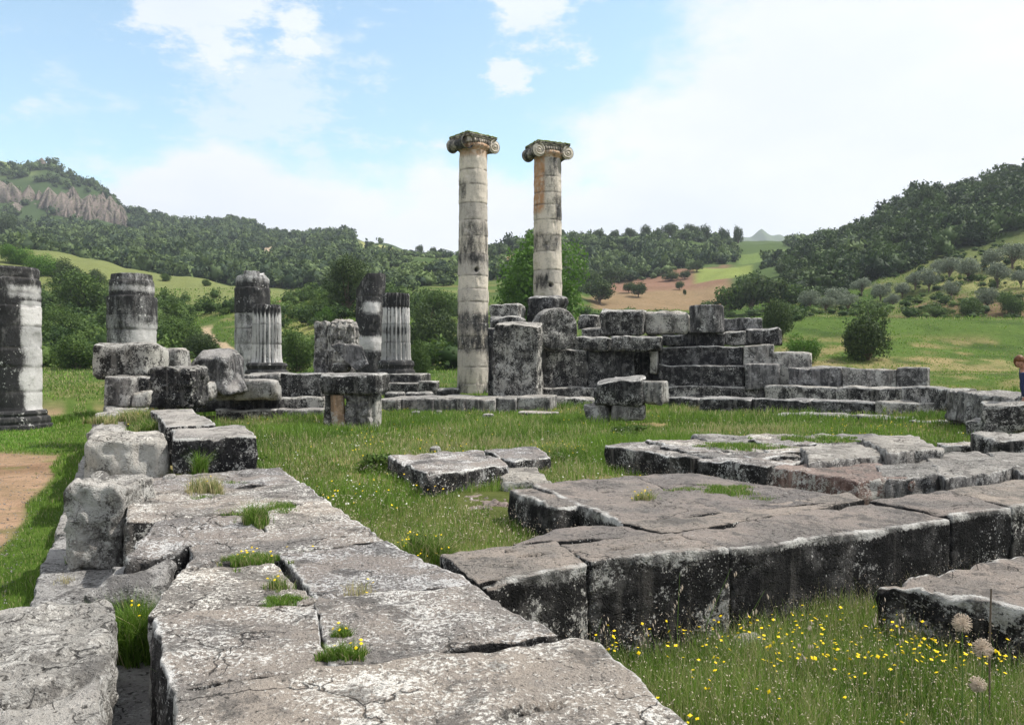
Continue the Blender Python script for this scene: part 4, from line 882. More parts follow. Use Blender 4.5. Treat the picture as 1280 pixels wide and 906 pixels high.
# stone drums
def drum(label, px, d, py_t, py_b, r, seed, crust=.7, cat='stone drum'):
    x, y = P(px, d); o = lathe('stone_drum', [(Z(py_b, d), r * .98), (Z(py_b, d) + .05, r), (Z(py_t, d) - .06, r), (Z(py_t, d), r * .95)], x, y, M['shaft_dark'], None, 72, (), seed=seed, rough=.03, crust=lambda T, z: np.full(len(z), crust)); tag(o, label, cat)
drum('upright dark stone drum standing on the wall beside the rounded block', 883.5, 37.3, 382, 416, .80, 61)
def round_drum():
    # big drum lying on its side, round face towards the viewer and slightly left
    r = Z(384, 36) - Z(411, 36); c = np.array([*P(697, 36), Z(411.5, 36)]); ax = np.array([-.30, .95, 0.]); ax /= np.linalg.norm(ax); side = np.array([ax[1], -ax[0], 0]); up = np.array([0, 0, 1.])
    na = 72; th = np.arange(na) / na * 2 * math.pi; R_ = abs(r); rings = []
    for t, f in ((0, .03), (0, .2), (.02, .4), (.0, .6), (0, .8), (0, .95), (.04, 1.0), (.3, 1.0), (.6, 1.0), (.9, .99), (1.1, .96), (1.12, .5), (1.12, .02)):
        q = R_ * f * (1 + .03 * vnoise(np.stack([np.cos(th) * 2, np.sin(th) * 2, th * 0 + t], 1), 5)); rings.append(c + ax * (t + (.06 if f < .15 else 0)) + q[:, None] * (np.cos(th)[:, None] * side + np.sin(th)[:, None] * up))
    V = np.vstack(rings); V += .03 * np.stack([vnoise(V * 4, s) for s in (1, 2, 3)], 1); i = np.arange(len(rings) - 1)[:, None] * na; j = np.arange(na)[None]
    F = np.stack([i + j, i + na + j, i + na + (j + 1) % na, i + (j + 1) % na], 2).reshape(-1, 4)
    tag(mesh_obj('stone_drum', V, F, M['dark'], origin=c, attrs={'rim': np.zeros(len(V))}), 'big round drum lying on its side with its circular face showing', 'stone drum')
round_drum()
# ------------------------------------------------------------------ cliffs on the far mountain
def cliffs():
    rg = np.random.default_rng(5)
    L_ = [(52,198,230,9,757,''),(62,236,280,13,652,''),(77,239,283,12,648,''),(94,243,284,13,650,''),(110,246,284,10,648,''),(124,243,283,11,654,''),(138,245,284,10,652,''),(150,256,285,8,648,''),
          (14,228,276,14,660,''),(-6,222,270,18,660,''),(36,232,276,10,662,''),(84,258,290,9,636,''),(20,252,284,13,640,''),(112,260,290,8,636,''),(134,262,288,7,638,''),(46,272,292,7,630,''),(100,262,288,7,640,''),(-28,225,270,16,660,''),
          (328,316,334,6,545,''),(336,322,338,5,545,'')]
    for k in range(34):
        px = rg.uniform(-60, 156); yc = np.interp(px, [-60, 50, 156], [222, 234, 256]) + rg.uniform(-10, 22); L_.append((px, yc, yc + rg.uniform(20, 40), rg.uniform(5, 11), np.interp(yc, [236, 280], [668, 628]), ''))
    for px, yt, yb, hw, d, _ in L_:
        x, y = P(px, d); zt, zb = Z(yt, d), Z(yb, d) - 14; na, nr = 40, 22; rad = hw / 1000 * d
        T, K = np.meshgrid(np.arange(na) / na * 2 * math.pi, np.linspace(0, 1, nr)); K = K.ravel(); T = T.ravel(); s = int(rg.integers(99))
        prof = 1.5 * (1 - K ** 2.6) + .35 * (1 - K) + .04
        q = rad * prof * (1 + .13 * np.cos(T * 9 + s + 2 * K) + .5 * fbm(np.stack([np.cos(T) * 2, np.sin(T) * 2, K * 1.5 + s], 1), s, 4))
        V = np.stack([x + q * np.cos(T), y + q * np.sin(T), zb + (zt - zb) * K], 1); V[:, 2] += 1.2 * vnoise(V * .2, s)
        i = np.arange(nr - 1)[:, None] * na; j = np.arange(na)[None]; F = np.stack([i + j, i + (j + 1) % na, i + na + (j + 1) % na, i + na + j], 2).reshape(-1, 4)
        tag(mesh_obj('cliff', V, F, M['cliff'], origin=(x, y, zb)), kind='structure')
cliffs()
# ------------------------------------------------------------------ trees
def crown_leaves(rg, n, size, lobes, flat=1.0, inner=.55):
    """lobes: (cx,cy,cz,rx,ry,rz); returns V,F(quads),tint"""
    lo = np.array(lobes); w = lo[:, 3] * lo[:, 4] * lo[:, 5]; w = w ** .75; k = rg.choice(len(lo), n, p=w / w.sum())
    v = rg.normal(size=(n, 3)); v /= np.linalg.norm(v, axis=1, keepdims=True)
    cl = rg.normal(size=(max(6, n // 14), 3)); cl /= np.linalg.norm(cl, axis=1, keepdims=True)       # twigs: leaves gather round them
    v = v * .45 + cl[rg.integers(0, len(cl), n)] * .8; v /= np.linalg.norm(v, axis=1, keepdims=True)
    rr = 1 - (1 - inner) * rg.random(n) ** 1.6; rr *= 1 + .1 * rg.normal(size=n)
    c = lo[k, :3] + v * rr[:, None] * lo[k, 3:]
    a = v + rg.normal(size=(n, 3)) * .6; a /= np.linalg.norm(a, axis=1, keepdims=True)
    b = np.cross(a, rg.normal(size=(n, 3))); b /= np.linalg.norm(b, axis=1, keepdims=True); e = np.cross(a, b)
    s = size * (.6 + .8 * rg.random(n))[:, None]
    V = np.stack([c - b * s, c - e * s * .55, c + b * s, c + e * s * .55], 1).reshape(-1, 3)
    V = V + a.repeat(4, 0) * (rg.random((4 * n, 1)) - .5) * size * .4
    F = np.arange(4 * n).reshape(-1, 4); t = np.clip(.5 + .3 * rg.normal(size=n), 0, 1)
    return V, F, t.repeat(4)
def lobes_of(rg, n, rx, rz, cz, spread=.62, lr=(.34, .55)):
    L_ = []
    for _ in range(n):
        v = rg.normal(size=3); v /= np.linalg.norm(v); v[2] = v[2] * .9 + .05; q = rg.uniform(*lr)
        L_.append((v[0] * rx * spread, v[1] * rx * spread, cz + v[2] * rz * spread, q * rx, q * rx, q * rz * 1.05))
    L_.append((0, 0, cz, rx * .5, rx * .5, rz * .55)); return L_
PROTO = {}
def tree_proto(kind):
    rg = np.random.default_rng(abs(hash_(kind)))
    if kind.startswith('olive'): lb_ = lobes_of(rg, 11, 1, .72, 1.0); n, sz, tr_ = 3000, .055, .42
    elif kind.startswith('bush'): lb_ = lobes_of(rg, 12, 1, .95, .74, .55); n, sz, tr_ = 7500, .042, .02
    elif kind.startswith('big'): lb_ = lobes_of(rg, 16, 1, 1.15, 1.25, .68, (.3, .46)); n, sz, tr_ = 9500, .042, .3
    elif kind.startswith('pine'): lb_ = [(0, 0, .5 + .28 * i, .62 * (1 - i / 9), .62 * (1 - i / 9), .13) for i in range(9)]; n, sz, tr_ = 1500, .07, .4
    else: lb_ = lobes_of(rg, 9, 1, .95, 1.05, .62); n, sz, tr_ = 1600, .09, .3
    V, F, t = crown_leaves(rg, n, sz, lb_)
    prs = [tube([(0, 0, -.3), (.03, .02, tr_ * .6), (0, .05, 1.0), (.05, 0, 1.4 if 'pine' not in kind else 2.9)], [.085, .07, .05, .012], 8)]
    for l in lb_[:7]: prs.append(tube([(0, .01, tr_ * .7), (l[0] * .45, l[1] * .45, tr_ + (l[2] - tr_) * .5), (l[0], l[1], l[2])], [.045, .03, .01], 6))
    TV, TF = merge(prs); return (V, F, t), (TV, TF)
def hash_(s):
    h = 7
    for ch in s: h = (h * 31 + ord(ch)) % 1000003
    return h
def tree(name, label, cat, px, base_py, wpx, hpx, kind, leaf, group=None, d=None):
    key = (kind, leaf)
    if kind.startswith('olive'): xy, d = hit(px, base_py, 95, 260)
    elif d is None: xy, d = hit(px, base_py)
    else: xy = P(px, d)
    x, y = xy; z = Hs(x, y)
    if key not in PROTO:
        (V, F, t), (TV, TF) = tree_proto(kind + leaf)
        c = mesh_obj('crown', V, F, M[leaf], attrs={'tint': t}, smooth=False); tk = mesh_obj('trunk', TV, TF, M['bark']); PROTO[key] = (c.data, tk.data, float(V[:, 2].max())); 
        for o in (c, tk): bpy.data.objects.remove(o)
    ty = 453 - (z - EYE) / d * 1000; hpx = hpx + (max(0, ty - base_py) if kind != 'pine' else 0)
    cm, tm, top_ = PROTO[key]; e = empty(name, (x, y, z - .05)); s = wpx / 1000 * d / 2.0; sz = (hpx / 1000 * d) / top_
    e.scale = (s, s, sz); e.rotation_euler = (0, 0, random.uniform(0, 6.28)); tag(e, label, cat, group)
    for n_, m_ in (('crown', cm), ('trunk', tm)):
        o = bpy.data.objects.new(n_, m_); scene.collection.objects.link(o); o.parent = e
    return e
tree('leafy_tree', 'big bright green leafy tree filling the gap behind the orange-stained column', 'tree', 676, 400, 112, 114, 'big', 'leaf_bright', d=92)
tree('dark_tree', 'dense dark rounded tree standing above the leaning fluted stones', 'tree', 434, 384, 66, 68, 'big', 'leaf_dark', d=110)
tree('round_bush', 'large round dark bush alone on the green bank', 'bush', 1085, 450, 70, 72, 'bush1', 'leaf_dark')
tree('round_bush', 'dark upright bush just behind the end of the stepped wall', 'bush', 976, 420, 46, 52, 'bush2', 'leaf_dark', d=78)
tree('low_bush', 'low bright green bush between the dark upright bush and the round one', 'bush', 1003, 444, 48, 30, 'bush3', 'leaf_bright', d=64)
BG = 'bushes on the slope behind the broken columns'
for px, py, w, h, kd, lf, l in [(84,358,46,36,'bush1','leaf_dark','dark bush above the thicket left of the two-tier stump'),(121,360,24,26,'bush2','leaf_dark','small dark bush beside the larger one above the thicket'),
  (103,398,84,62,'bush3','leaf_mid','broad mid green thicket bush between the first two stumps'),(70,432,60,52,'bush1','leaf_mid','low wide bush directly right of the massive stump'),(96,462,64,46,'bush2','leaf_mid','shaded bush at the foot of the thicket'),
  (222,440,62,44,'bush1','leaf_mid','dense green bush right of the two-tier stump'),(250,446,50,34,'bush3','leaf_dark','dark low bush behind the big broken boulder'),(372,466,46,56,'bush2','leaf_mid','dark green bush between the fluted stump and the leaning stones'),
  (407,404,28,22,'bush3','leaf_bright','small bright green bush under the dense dark tree'),(540,440,66,64,'bush1','leaf_dark','large dark bush beside the banded fluted stump'),(524,470,34,50,'bush2','leaf_mid','narrow bush in front of the large dark one'),
  (548,400,50,40,'bush3','leaf_mid','pale green bush above the large dark bush'),(180,362,26,14,'bush1','leaf_mid','tiny bush on the pasture edge above the two-tier stump'),(207,352,16,10,'bush2','leaf_mid','speck of a bush on the pasture edge'),(258,358,13,10,'bush1','leaf_mid','lonely small bush on the pasture crest'),
  (150,380,60,34,'bush1','leaf_mid','hedge-like bush behind the two-tier stump top'),(212,400,44,30,'bush3','leaf_mid','rounded bush on the terrace above the footpath'),(20,330,40,26,'bush2','leaf_bright','bright green bush at the pasture foot above the massive stump'),(55,345,50,30,'bush3','leaf_bright','bright green shrub beside the massive stump top')]:
    tree('slope_bush', l, 'bush', px, py, w, h, kd, lf, BG)
for px, py, w, h, l in [(79,308,17,15,'small dark bush on the hill crest, left of a trio'),(103,310,30,20,'widest dark bush of the trio on the hill crest'),(133,322,24,20,'dark bush on the pasture just below the crest trio'),(8,300,34,34,'dark leafy clump on the crest at the picture edge'),(14,318,24,16,'low dark bush under the edge clump')]:
    tree('hill_bush', l, 'bush', px, py, w, h, 'bush1', 'leaf_dark', 'bushes on the pasture crest')
OG = 'olive trees on the slope below the wooded hill'
on = ['the lowest of the row near the meadow edge','beside the lowest olive','with a slim crown','with two leaning stems','highest near the dark wood','at the picture edge','paired with the broad olive','between dark wood and meadow','with a wide silver crown','above the bare earth','on the bare slope','just under the dark wood','small and isolated','rounded, near the low hedge','silvery behind the round bush','in the cluster behind the round bush','leftmost in the silver cluster','dense, in the middle of the row','standing over dry grass','tall and pale']
for k, (px, py, w, h, d_) in enumerate([(1144,362,22,24,150),(1161,364,30,30,148),(1187,350,30,30,158),(1210,352,34,32,155),(1247,360,30,34,142),(1240,338,30,28,168),(1266,336,36,34,165),(1189,374,24,24,138),(1115,386,20,20,132),(1101,377,26,24,138),(1077,370,26,24,142),(1046,384,30,26,136),(1032,390,26,20,130),(1012,388,30,26,134),(1060,390,28,24,130),(1234,388,30,30,128),(1000,372,26,22,150),(1128,372,22,20,146),(1276,360,24,24,142),(1174,346,24,22,165)]):
    tree('olive_tree', 'grey-green olive tree ' + on[k], 'olive tree', px, py, w, h, 'olive' + str(k % 2), 'leaf_olive', OG, d=d_)
for px, py, w, h, l in [(1263,392,34,30,'bright green bush among the olives'),(1214,392,30,22,'low dark green bush under the olives'),(1172,396,40,14,'low hedge on the bare earth under the olives')]:
    tree('slope_bush', l, 'bush', px, py, w, h, 'bush3', 'leaf_mid', None, d=122)
VG = 'trees in the valley between the two hills'
for px, py, w, h, l in [(912,398,46,44,'dark green valley tree above the pale chipped block'),(938,392,44,50,'tall valley tree right beside the brown field'),(962,396,44,46,'broad valley tree left of the silver olives'),(888,402,34,24,'low valley bush at the brown field edge'),(984,394,40,34,'rounded valley tree before the dark hill'),(940,365,40,30,'valley tree at the corner of the yellow-green field'),(1000,368,44,34,'valley tree touching the foot of the dark hill')]:
    tree('valley_tree', l, 'tree', px, py, w, h, 'round', 'leaf_mid' if w != 44 else 'leaf_dark', VG, d=160 if py > 380 else 200)
FG = 'trees around the ploughed field'
for px, py, w, h, l in [(798,372,20,20,'dark round tree at the near side of the ploughed field'),(849,363,12,12,'small round tree in the ploughed field'),(856,370,5,9,'tiny cypress-like tree in the ploughed field'),(838,352,22,12,'flat bush on the upper edge of the ploughed field'),(856,350,14,12,'twin bush on the upper edge of the ploughed field'),(786,366,16,14,'scrubby tree at the field corner'),(750,380,40,34,'broad dark tree left of the ploughed field'),(735,366,34,30,'dark tree behind the broad one left of the field'),(765,356,30,26,'dark tree higher up left of the field'),(548,354,20,16,'olive-like dot tree beside the first tall column'),(871,340,18,16,'tree on the rim of the yellow-green field'),(980,345,22,18,'tree in the hedgerow behind the yellow-green field')]:
    tree('field_tree', l, 'tree', px, py, w, h, 'round', 'leaf_dark', FG, d=None)
RG_ = 'trees along the skyline'
for k, (px, py, w, h, kd) in enumerate([(524,317,10,12,'round'),(541,318,9,10,'round'),(636,308,14,14,'round'),(768,300,12,14,'round'),(788,299,14,14,'round'),(808,299,14,18,'round'),(835,298,18,20,'round'),(862,300,16,20,'round'),(880,300,18,20,'round'),(905,300,14,18,'round'),(923,300,12,20,'round'),(748,300,14,12,'round'),(1088,283,17,30,'pine'),(1131,262,14,26,'pine'),(1161,245,26,16,'round'),(1242,236,24,14,'round')]):
    nm = ['lone','small twin','leaning','low','thin','tall','wide','forked','dense','stout','flat-topped','squat','ragged spiky pine','thin spiky pine','rounded','broad'][k]
    wh = 'on the far ridge left of the tall columns' if px < 600 else 'on the ridge between columns' if px < 650 else 'on the central wooded ridge' if px < 1000 else 'on the crest of the dark hill'
    tree('skyline_tree', f'{nm} tree {wh}' if 'pine' not in nm else f'{nm} {wh}', 'tree', px, py, w, h, kd, 'leaf_dark', RG_, d={0:500,1:440,2:250}[0 if px<600 else 1 if px<1000 else 2])

# woods: far-off trees that read as one mass
def woods(name, spots, leaf, nleaf, lsz, seed, lumpy=3, core=True):
    rg = np.random.default_rng(seed); protos = []
    for _ in range(6):
        V, F, t = crown_leaves(rg, nleaf, lsz, lobes_of(rg, lumpy + 2, 1, .9, .8, .55, (.4, .62)), inner=.6)
        # solid uneven heart of the crown
        th = np.linspace(0, 2 * math.pi, 11)[:-1]; ph = np.linspace(.15, math.pi - .15, 6); Tc, Pc = np.meshgrid(th, ph); q = .52 * (1 + .25 * rg.normal(size=Tc.shape).clip(-1.3, 1.3))
        CV = np.stack([(q * np.sin(Pc) * np.cos(Tc)).ravel(), (q * np.sin(Pc) * np.sin(Tc)).ravel(), (.75 + .85 * q * np.cos(Pc)).ravel()], 1)
        i = np.arange(5)[:, None] * 10; j = np.arange(10)[None]; CF = np.stack([i + j, i + 10 + j, i + 10 + (j + 1) % 10, i + (j + 1) % 10], 2).reshape(-1, 4)
        if not core: protos.append((V * [1, 1, .7], F, t)); continue
        protos.append((np.vstack([V, CV]), np.vstack([F, CF + len(V)]), np.concatenate([t, np.full(len(CV), .4)])))
    Vs, Fs, Ts, o = [], [], [], 0
    for x, y, z, s, h in spots:
        V, F, t = protos[rg.integers(6)]; a = rg.uniform(0, 6.28); c, q = math.cos(a), math.sin(a)
        W = np.stack([x + s * (V[:, 0] * c - V[:, 1] * q), y + s * (V[:, 0] * q + V[:, 1] * c), z + h * V[:, 2] - .15 * h], 1)
        Vs.append(W); Fs.append(F + o); Ts.append(np.clip(t + rg.normal() * .34, 0, 1)); o += len(V)
    tag(mesh_obj(name, np.vstack(Vs), np.vstack(Fs), M[leaf], attrs={'tint': np.concatenate(Ts)}, smooth=False), kind='stuff')
def scatter(n, px0, px1, d0, d1, ok, smin, smax, seed, hf=(.8, 1.2), pw=1.0):
    rg = np.random.default_rng(seed); px = rg.uniform(px0, px1, n); d = d0 + (d1 - d0) * rg.random(n) ** pw; x = (px - 640) / 1000 * d
    z = H(x, d); m = ok(px, d, 453 - (z - EYE) / d * 1000, n2(x, d, .02, 77)); s = rg.uniform(smin, smax, n) ** 1.0
    return [(x[i], d[i], z[i], s[i], s[i] * rg.uniform(*hf)) for i in np.nonzero(m)[0]]
x_ = lambda px, d: (px - 640) / 1000 * d
def ok_left(px, d, py, n):
    crest = np.interp(px, [-60, 110, 230, 300, 360, 470], [235, 240, 225, 215, 215, 215])
    cl = (px < 158) & (d > 600) & (d < 694)
    cl2 = (px > 318) & (px < 345) & (py > 312) & (py < 335) & (n > -.3)
    return (d > crest + 30) & (n2(x_(px, d), d, .05, 79) < .42) & ~(cl & (n2(x_(px, d), d, .06, 78) < .25)) & ~cl2 & ~((px < 48) & (d > 738)) & ~((px > 440) & (d > 430) & (n > -.5))
woods('woods', scatter(6400, -160, 480, 270, 760, ok_left, 1.7, 5.0, 1, (.8, 1.4)), 'leaf_far', 120, .19, 11)
def ok_mid(px, d, py, n):
    f = ((px > 738) & (px < 912) & (d < 296) & (d > 183)) | ((px > 862) & (px < 950) & (d > 255) & (d < 330)) | ((px > 918) & (px < 1010) & (d > 322) & (d < 375)) | ((px < 655) & (d > 296) & (d < 372) & (px > 604))
    dens = np.where(px < 600, -.1, np.where(d > 400, .25, .02)); return ~f & (n > -dens) & ~((px > 922) & (px < 985) & (d > 340)) & ~((n2(x_(px, d), d, .045, 80) > .3) & (d < 420))
woods('woods', scatter(3000, 590, 1090, 215, 500, ok_mid, 1.3, 4.2, 2, (.75, 1.3)), 'leaf_far', 150, .19, 12)
woods('orchard', [t for t in scatter(420, 462, 612, 190, 480, lambda px, d, py, n: n > -.1, 1.8, 3.2, 3, (.8, 1.0))], 'leaf_far', 130, .2, 13)
woods('woods', [t for t in scatter(2300, 985, 1480, 150, 310, lambda px, d, py, n: d > np.interp(px, [985, 1040, 1080, 1110, 1160, 1220, 1280, 1480], [165, 172, 178, 182, 192, 200, 205, 215]), 1.2, 3.9, 4, (.7, 1.4))], 'leaf_forest', 260, .15, 14)
woods('shrubbery', scatter(1100, -80, 600, 70, 165, lambda px, d, py, n: (n2(px * .02, d * .3, .35, 9) > .07) & ~((px > 235) & (px < 320) & (d < 120)) & ~((px > 300) & (px < 345) & (d > 120)) , .7, 2.3, 6, (.6, 1.1)), 'leaf_mid', 330, .11, 15, 5)
woods('shrubbery', scatter(120, 640, 1010, 90, 170, lambda px, d, py, n: n > -.35, .8, 1.9, 8, (.5, .9)), 'leaf_mid', 420, .1, 16, 5)
woods('undergrowth', scatter(420, 1000, 1400, 112, 215, lambda px, d, py, n: (n > -.05), .4, 1.5, 10, (.5, .9)), 'leaf_mid', 160, .14, 18, 4)

# ------------------------------------------------------------------ grass
GX0, GY0, GS = -24.0, 1.0, .05; GW, GH = 1100, 1080
mask = np.zeros((GH, GW), bool)
for Q, _ in foot:
    lo = Q.min(0); hi = Q.max(0); i0, i1 = [int(np.clip((v - GX0) / GS, 0, GW - 1)) for v in (lo[0], hi[0])]; j0, j1 = [int(np.clip((v - GY0) / GS, 0, GH - 1)) for v in (lo[1], hi[1])]
    if i1 <= i0 or j1 <= j0: continue
    X, Y = np.meshgrid(GX0 + (np.arange(i0, i1 + 1)) * GS, GY0 + np.arange(j0, j1 + 1) * GS); ins = np.ones(X.shape, bool)
    for k in range(4):
        a, b = Q[k], Q[(k + 1) % 4]; ins &= ((b[0] - a[0]) * (Y - a[1]) - (b[1] - a[1]) * (X - a[0])) > -.02 * np.linalg.norm(b - a)
    mask[j0:j1 + 1, i0:i1 + 1] |= ins
def free(x, y):
    i = ((x - GX0) / GS).astype(int); j = ((y - GY0) / GS).astype(int); ok = (i >= 0) & (i < GW) & (j >= 0) & (j < GH); r = np.ones(len(x), bool)
    r[ok] = ~mask[j[ok], i[ok]]; return r
def blades(name, x, y, z, h, w, tint, dry, seed, bend=.5, mat='grass', kind='stuff', segs=2):
    rg = np.random.default_rng(seed); n = len(x); a = rg.uniform(0, 2 * math.pi, n); ax = np.stack([np.cos(a), np.sin(a), np.zeros(n)], 1)
    l = rg.uniform(0, 2 * math.pi, n); ln = np.stack([np.cos(l), np.sin(l), np.zeros(n)], 1) * (rg.random(n) ** 1.3 * bend * h)[:, None]
    p = np.stack([x, y, z], 1); up = np.array([0, 0, 1.]); W = ax * (w / 2)[:, None]
    m = p + ln * .25 + up * (h * .55)[:, None]; t = p + ln + up * (h * (1 - .25 * rg.random(n)))[:, None]
    V = np.stack([p - W, p + W, m + W * .75, m - W * .75, t], 1).reshape(-1, 3); b = np.arange(n)[:, None] * 5
    return mesh_obj(name, V, [b + np.array([[0, 1, 2, 3]]), b + np.array([[3, 2, 4]])], M[mat], attrs={'tint': tint.repeat(5), 'dry': dry.repeat(5)}, smooth=False)
def field(name, n, xy, hfun, wfun, dryfun, seed, keep=None, bend=.55, sinkz=.02):
    rg = np.random.default_rng(seed); x, y = xy(rg, n); k = free(x, y)
    if keep is not None: k &= keep(x, y, rg)
    x, y = x[k], y[k]; n = len(x); z = H(x, y) - sinkz; m1 = n2(x, y, .7, 31); m2 = n2(x, y, 2.3, 32)
    h = hfun(x, y, m1, m2) * (.5 + .8 * rg.random(n)); w = wfun(x, y) * (.6 + .8 * rg.random(n)); dry = np.clip(dryfun(x, y, m1, m2, rg), 0, 1)
    tint = np.clip(.45 + .25 * m1 + .22 * rg.normal(size=n), 0, 1)
    return tag(blades(name, x, y, z, h, w, tint, dry, seed, bend), kind='stuff')
ab = lambda x, y: (x * NV[0] + y * NV[1], x * UV[0] + y * UV[1])
def polar(px0, px1, d0, d1, p=1.0):
    def f(rg, n): d = d0 * (d1 / d0) ** rg.random(n); px = rg.uniform(px0, px1, n); return (px - 640) / 1000 * d, d
    return f
# daisy trench
field('grass', 270000, polar(560, 1800, 3.3, 10.5), lambda x, y, a, b: .25 + .12 * a + .07 * b, lambda x, y: .005 + 0 * x, lambda x, y, a, b, rg: (rg.random(len(x)) < .15 + .15 * (a > .25) + .1 * (b > .3)) * (.4 + .6 * rg.random(len(x))), 101,
      lambda x, y, rg: (ab(x, y)[0] > 2.35) & (ab(x, y)[1] < 5.5) & (x < 13))
field('tall_grass', 5200, polar(600, 1400, 3.6, 8.6), lambda x, y, a, b: .42 + .10 * a, lambda x, y: .0032 + 0 * x, lambda x, y, a, b, rg: .3 + .7 * rg.random(len(x)), 111, lambda x, y, rg: (ab(x, y)[0] > 2.45) & (ab(x, y)[1] < 5.4) & (x < 7))
def seeds(n, f, zlo, zhi, s, seed, keep, mat):
    rg = np.random.default_rng(seed); x, y = f(rg, n); k = free(x, y) & keep(x, y); x, y = x[k], y[k]; n = len(x)
    z = H(x, y) + rg.uniform(zlo, zhi, n); d_ = rg.normal(size=(n, 3)) * [.5, .5, 1]; d_ /= np.linalg.norm(d_, axis=1, keepdims=True); e = np.cross(d_, rg.normal(size=(n, 3))); e /= np.linalg.norm(e, axis=1, keepdims=True)
    c = np.stack([x, y, z], 1); V = np.stack([c - d_ * s, c + e * s * .3, c + d_ * s, c - e * s * .3], 1).reshape(-1, 3)
    tag(mesh_obj('grass_seeds', V, np.arange(4 * n).reshape(-1, 4), M[mat], smooth=False), kind='stuff')
seeds(16000, polar(600, 1400, 3.6, 8.6), .16, .46, .008, 112, lambda x, y: (ab(x, y)[0] > 2.45) & (ab(x, y)[1] < 5.4) & (x < 7), 'dry')
seeds(26000, polar(250, 1400, 8, 30), .10, .26, .012, 113, lambda x, y: (ab(x, y)[0] > 2.45) & (ab(x, y)[1] > 5.8), 'dry')
# inner lawn
def keep_in(x, y, rg):
    a, b = ab(x, y); m = n2(x, y, .45, 41); return (a > 2.4) & (b > 5.6) & (rg.random(len(x)) < .72 + .6 * m + .25 * (y > 12))
field('grass', 400000, polar(180, 1650, 7.5, 44), lambda x, y, a, b: np.clip(.13 + .18 * sst(-.2, .6, n2(x, y, .32, 48)) + .07 * a + .04 * b + .05 * sst(14, 22, y) - .05 * sst(11, 8, y), .03, .42), lambda x, y: .004 + .0011 * np.maximum(y - 6, 0) * .75,
      lambda x, y, a, b, rg: (rg.random(len(x)) < .25 + .55 * n2(x, y, .3, 44) - .2 * sst(-.2, .6, n2(x, y, .32, 48)) + .15 * sst(11, 8, y)) * (.4 + .6 * rg.random(len(x))), 102, keep_in, .6)
# outside the wall
def keep_out(x, y, rg):
    a, b = ab(x, y); m1 = n2(x, y, .11, 21); m2 = n2(x, y, .5, 22); e = a + .16 * m2 + .25 * m1 - .25 * sst(14, 21, y); g = (a < -.15) & ((e > -.9) | (y < 8.4) | (y > 21.6 - m1) & (y < 36 - 1.5 * m1) | (y > 47)); return g & (rg.random(len(x)) < .9)
field('grass', 150000, polar(-200, 300, 4.5, 60), lambda x, y, a, b: np.clip(.10 + .05 * a + .05 * sst(25, 50, y), .03, .4), lambda x, y: .004 + .0011 * np.maximum(y - 6, 0) * .8, lambda x, y, a, b, rg: (rg.random(len(x)) < .12 + .5 * sst(32, 40, y)) * .8, 103, keep_out)
# rough grass on the slopes behind
field('grass', 170000, polar(-100, 1420, 44, 190), lambda x, y, a, b: (.17 + .14 * a) * (1 + y / 200) * np.where((x > y * .3) & (y < 100), .42, 1), lambda x, y: .02 + .0010 * y, lambda x, y, a, b, rg: (rg.random(len(x)) < .22 + .3 * n2(x, y, .08, 45)) * .55, 104,
      lambda x, y, rg: (rg.random(len(x)) < .6 + .6 * n2(x, y, .1, 46)) & ~((np.abs(640 + 1000 * x / y - np.interp(y, [75, 85, 95, 105, 115], [305, 282, 262, 258, 263])) < 7) & (y > 72) & (y < 114)), .7)
# long dark clumps beside the terrace edge and along the walls
def clump(label, px, py, z, r, h, n, dry=.1, w=.006, yellow=0, seed=0, name='grass_tuft', tint=.4, cat='weed'):
    rg = np.random.default_rng(seed + int(px * 7 + py)); c = G(px, py, z); q = r * np.sqrt(rg.random(3 * n)) * 1.25; a = rg.uniform(0, 6.28, 3 * n); x = c[0] + q * np.cos(a); y = c[1] + q * np.sin(a) * .8
    nn_ = n2(x, y, 2.2 / r, 5 + seed, 2) - 1.1 * (q / r - .55); k_ = np.argsort(-nn_ + .35 * rg.random(3 * n))[:n]; x, y, q = x[k_], y[k_], np.minimum(q[k_], r)
    hh = h * (.4 + .7 * rg.random(n)) * (1 - .5 * (q / r) ** 2)
    V = blades(name, x, y, np.full(n, z - .02), hh, np.full(n, w) * (.6 + .8 * rg.random(n)), np.clip(tint + .25 * rg.normal(size=n), 0, 1), (rg.random(n) < dry) * .9, seed + 1, .9)
    V['_o'] = (0., 0., 0.); tag(V, label, cat)
    if yellow:
        k = rg.integers(0, n, yellow); ctr = np.stack([x[k], y[k], z + hh[k] * .78 + .01], 1) + rg.normal(size=(yellow, 3)) * .012; f = petals(ctr, rg, .010)
        mesh_obj('blossoms', f[0], f[1], M['petal'], parent=V, smooth=False)
    return V
def petals(ctr, rg, s):
    n = len(ctr); nn = rg.normal(size=(n, 3)) * .35 + [0, -.3, 1]; nn /= np.linalg.norm(nn, axis=1, keepdims=True); b = np.cross(nn, [1, .1, 0]); b /= np.linalg.norm(b, axis=1, keepdims=True); e = np.cross(nn, b)
    th = np.arange(8) / 8 * 2 * math.pi; q = s * (1 + .2 * np.cos(th * 4))[None, :, None]; V = ctr[:, None] + q * (np.cos(th)[None, :, None] * b[:, None] + np.sin(th)[None, :, None] * e[:, None]); V = np.concatenate([V, (ctr + nn * s * .35)[:, None]], 1).reshape(-1, 3)
    k = np.arange(n)[:, None, None] * 9; j = np.arange(8)[None, :, None]; F = np.concatenate([k + j, k + (j + 1) % 8, k + 8 + 0 * j], 2).reshape(-1, 3); return V, F
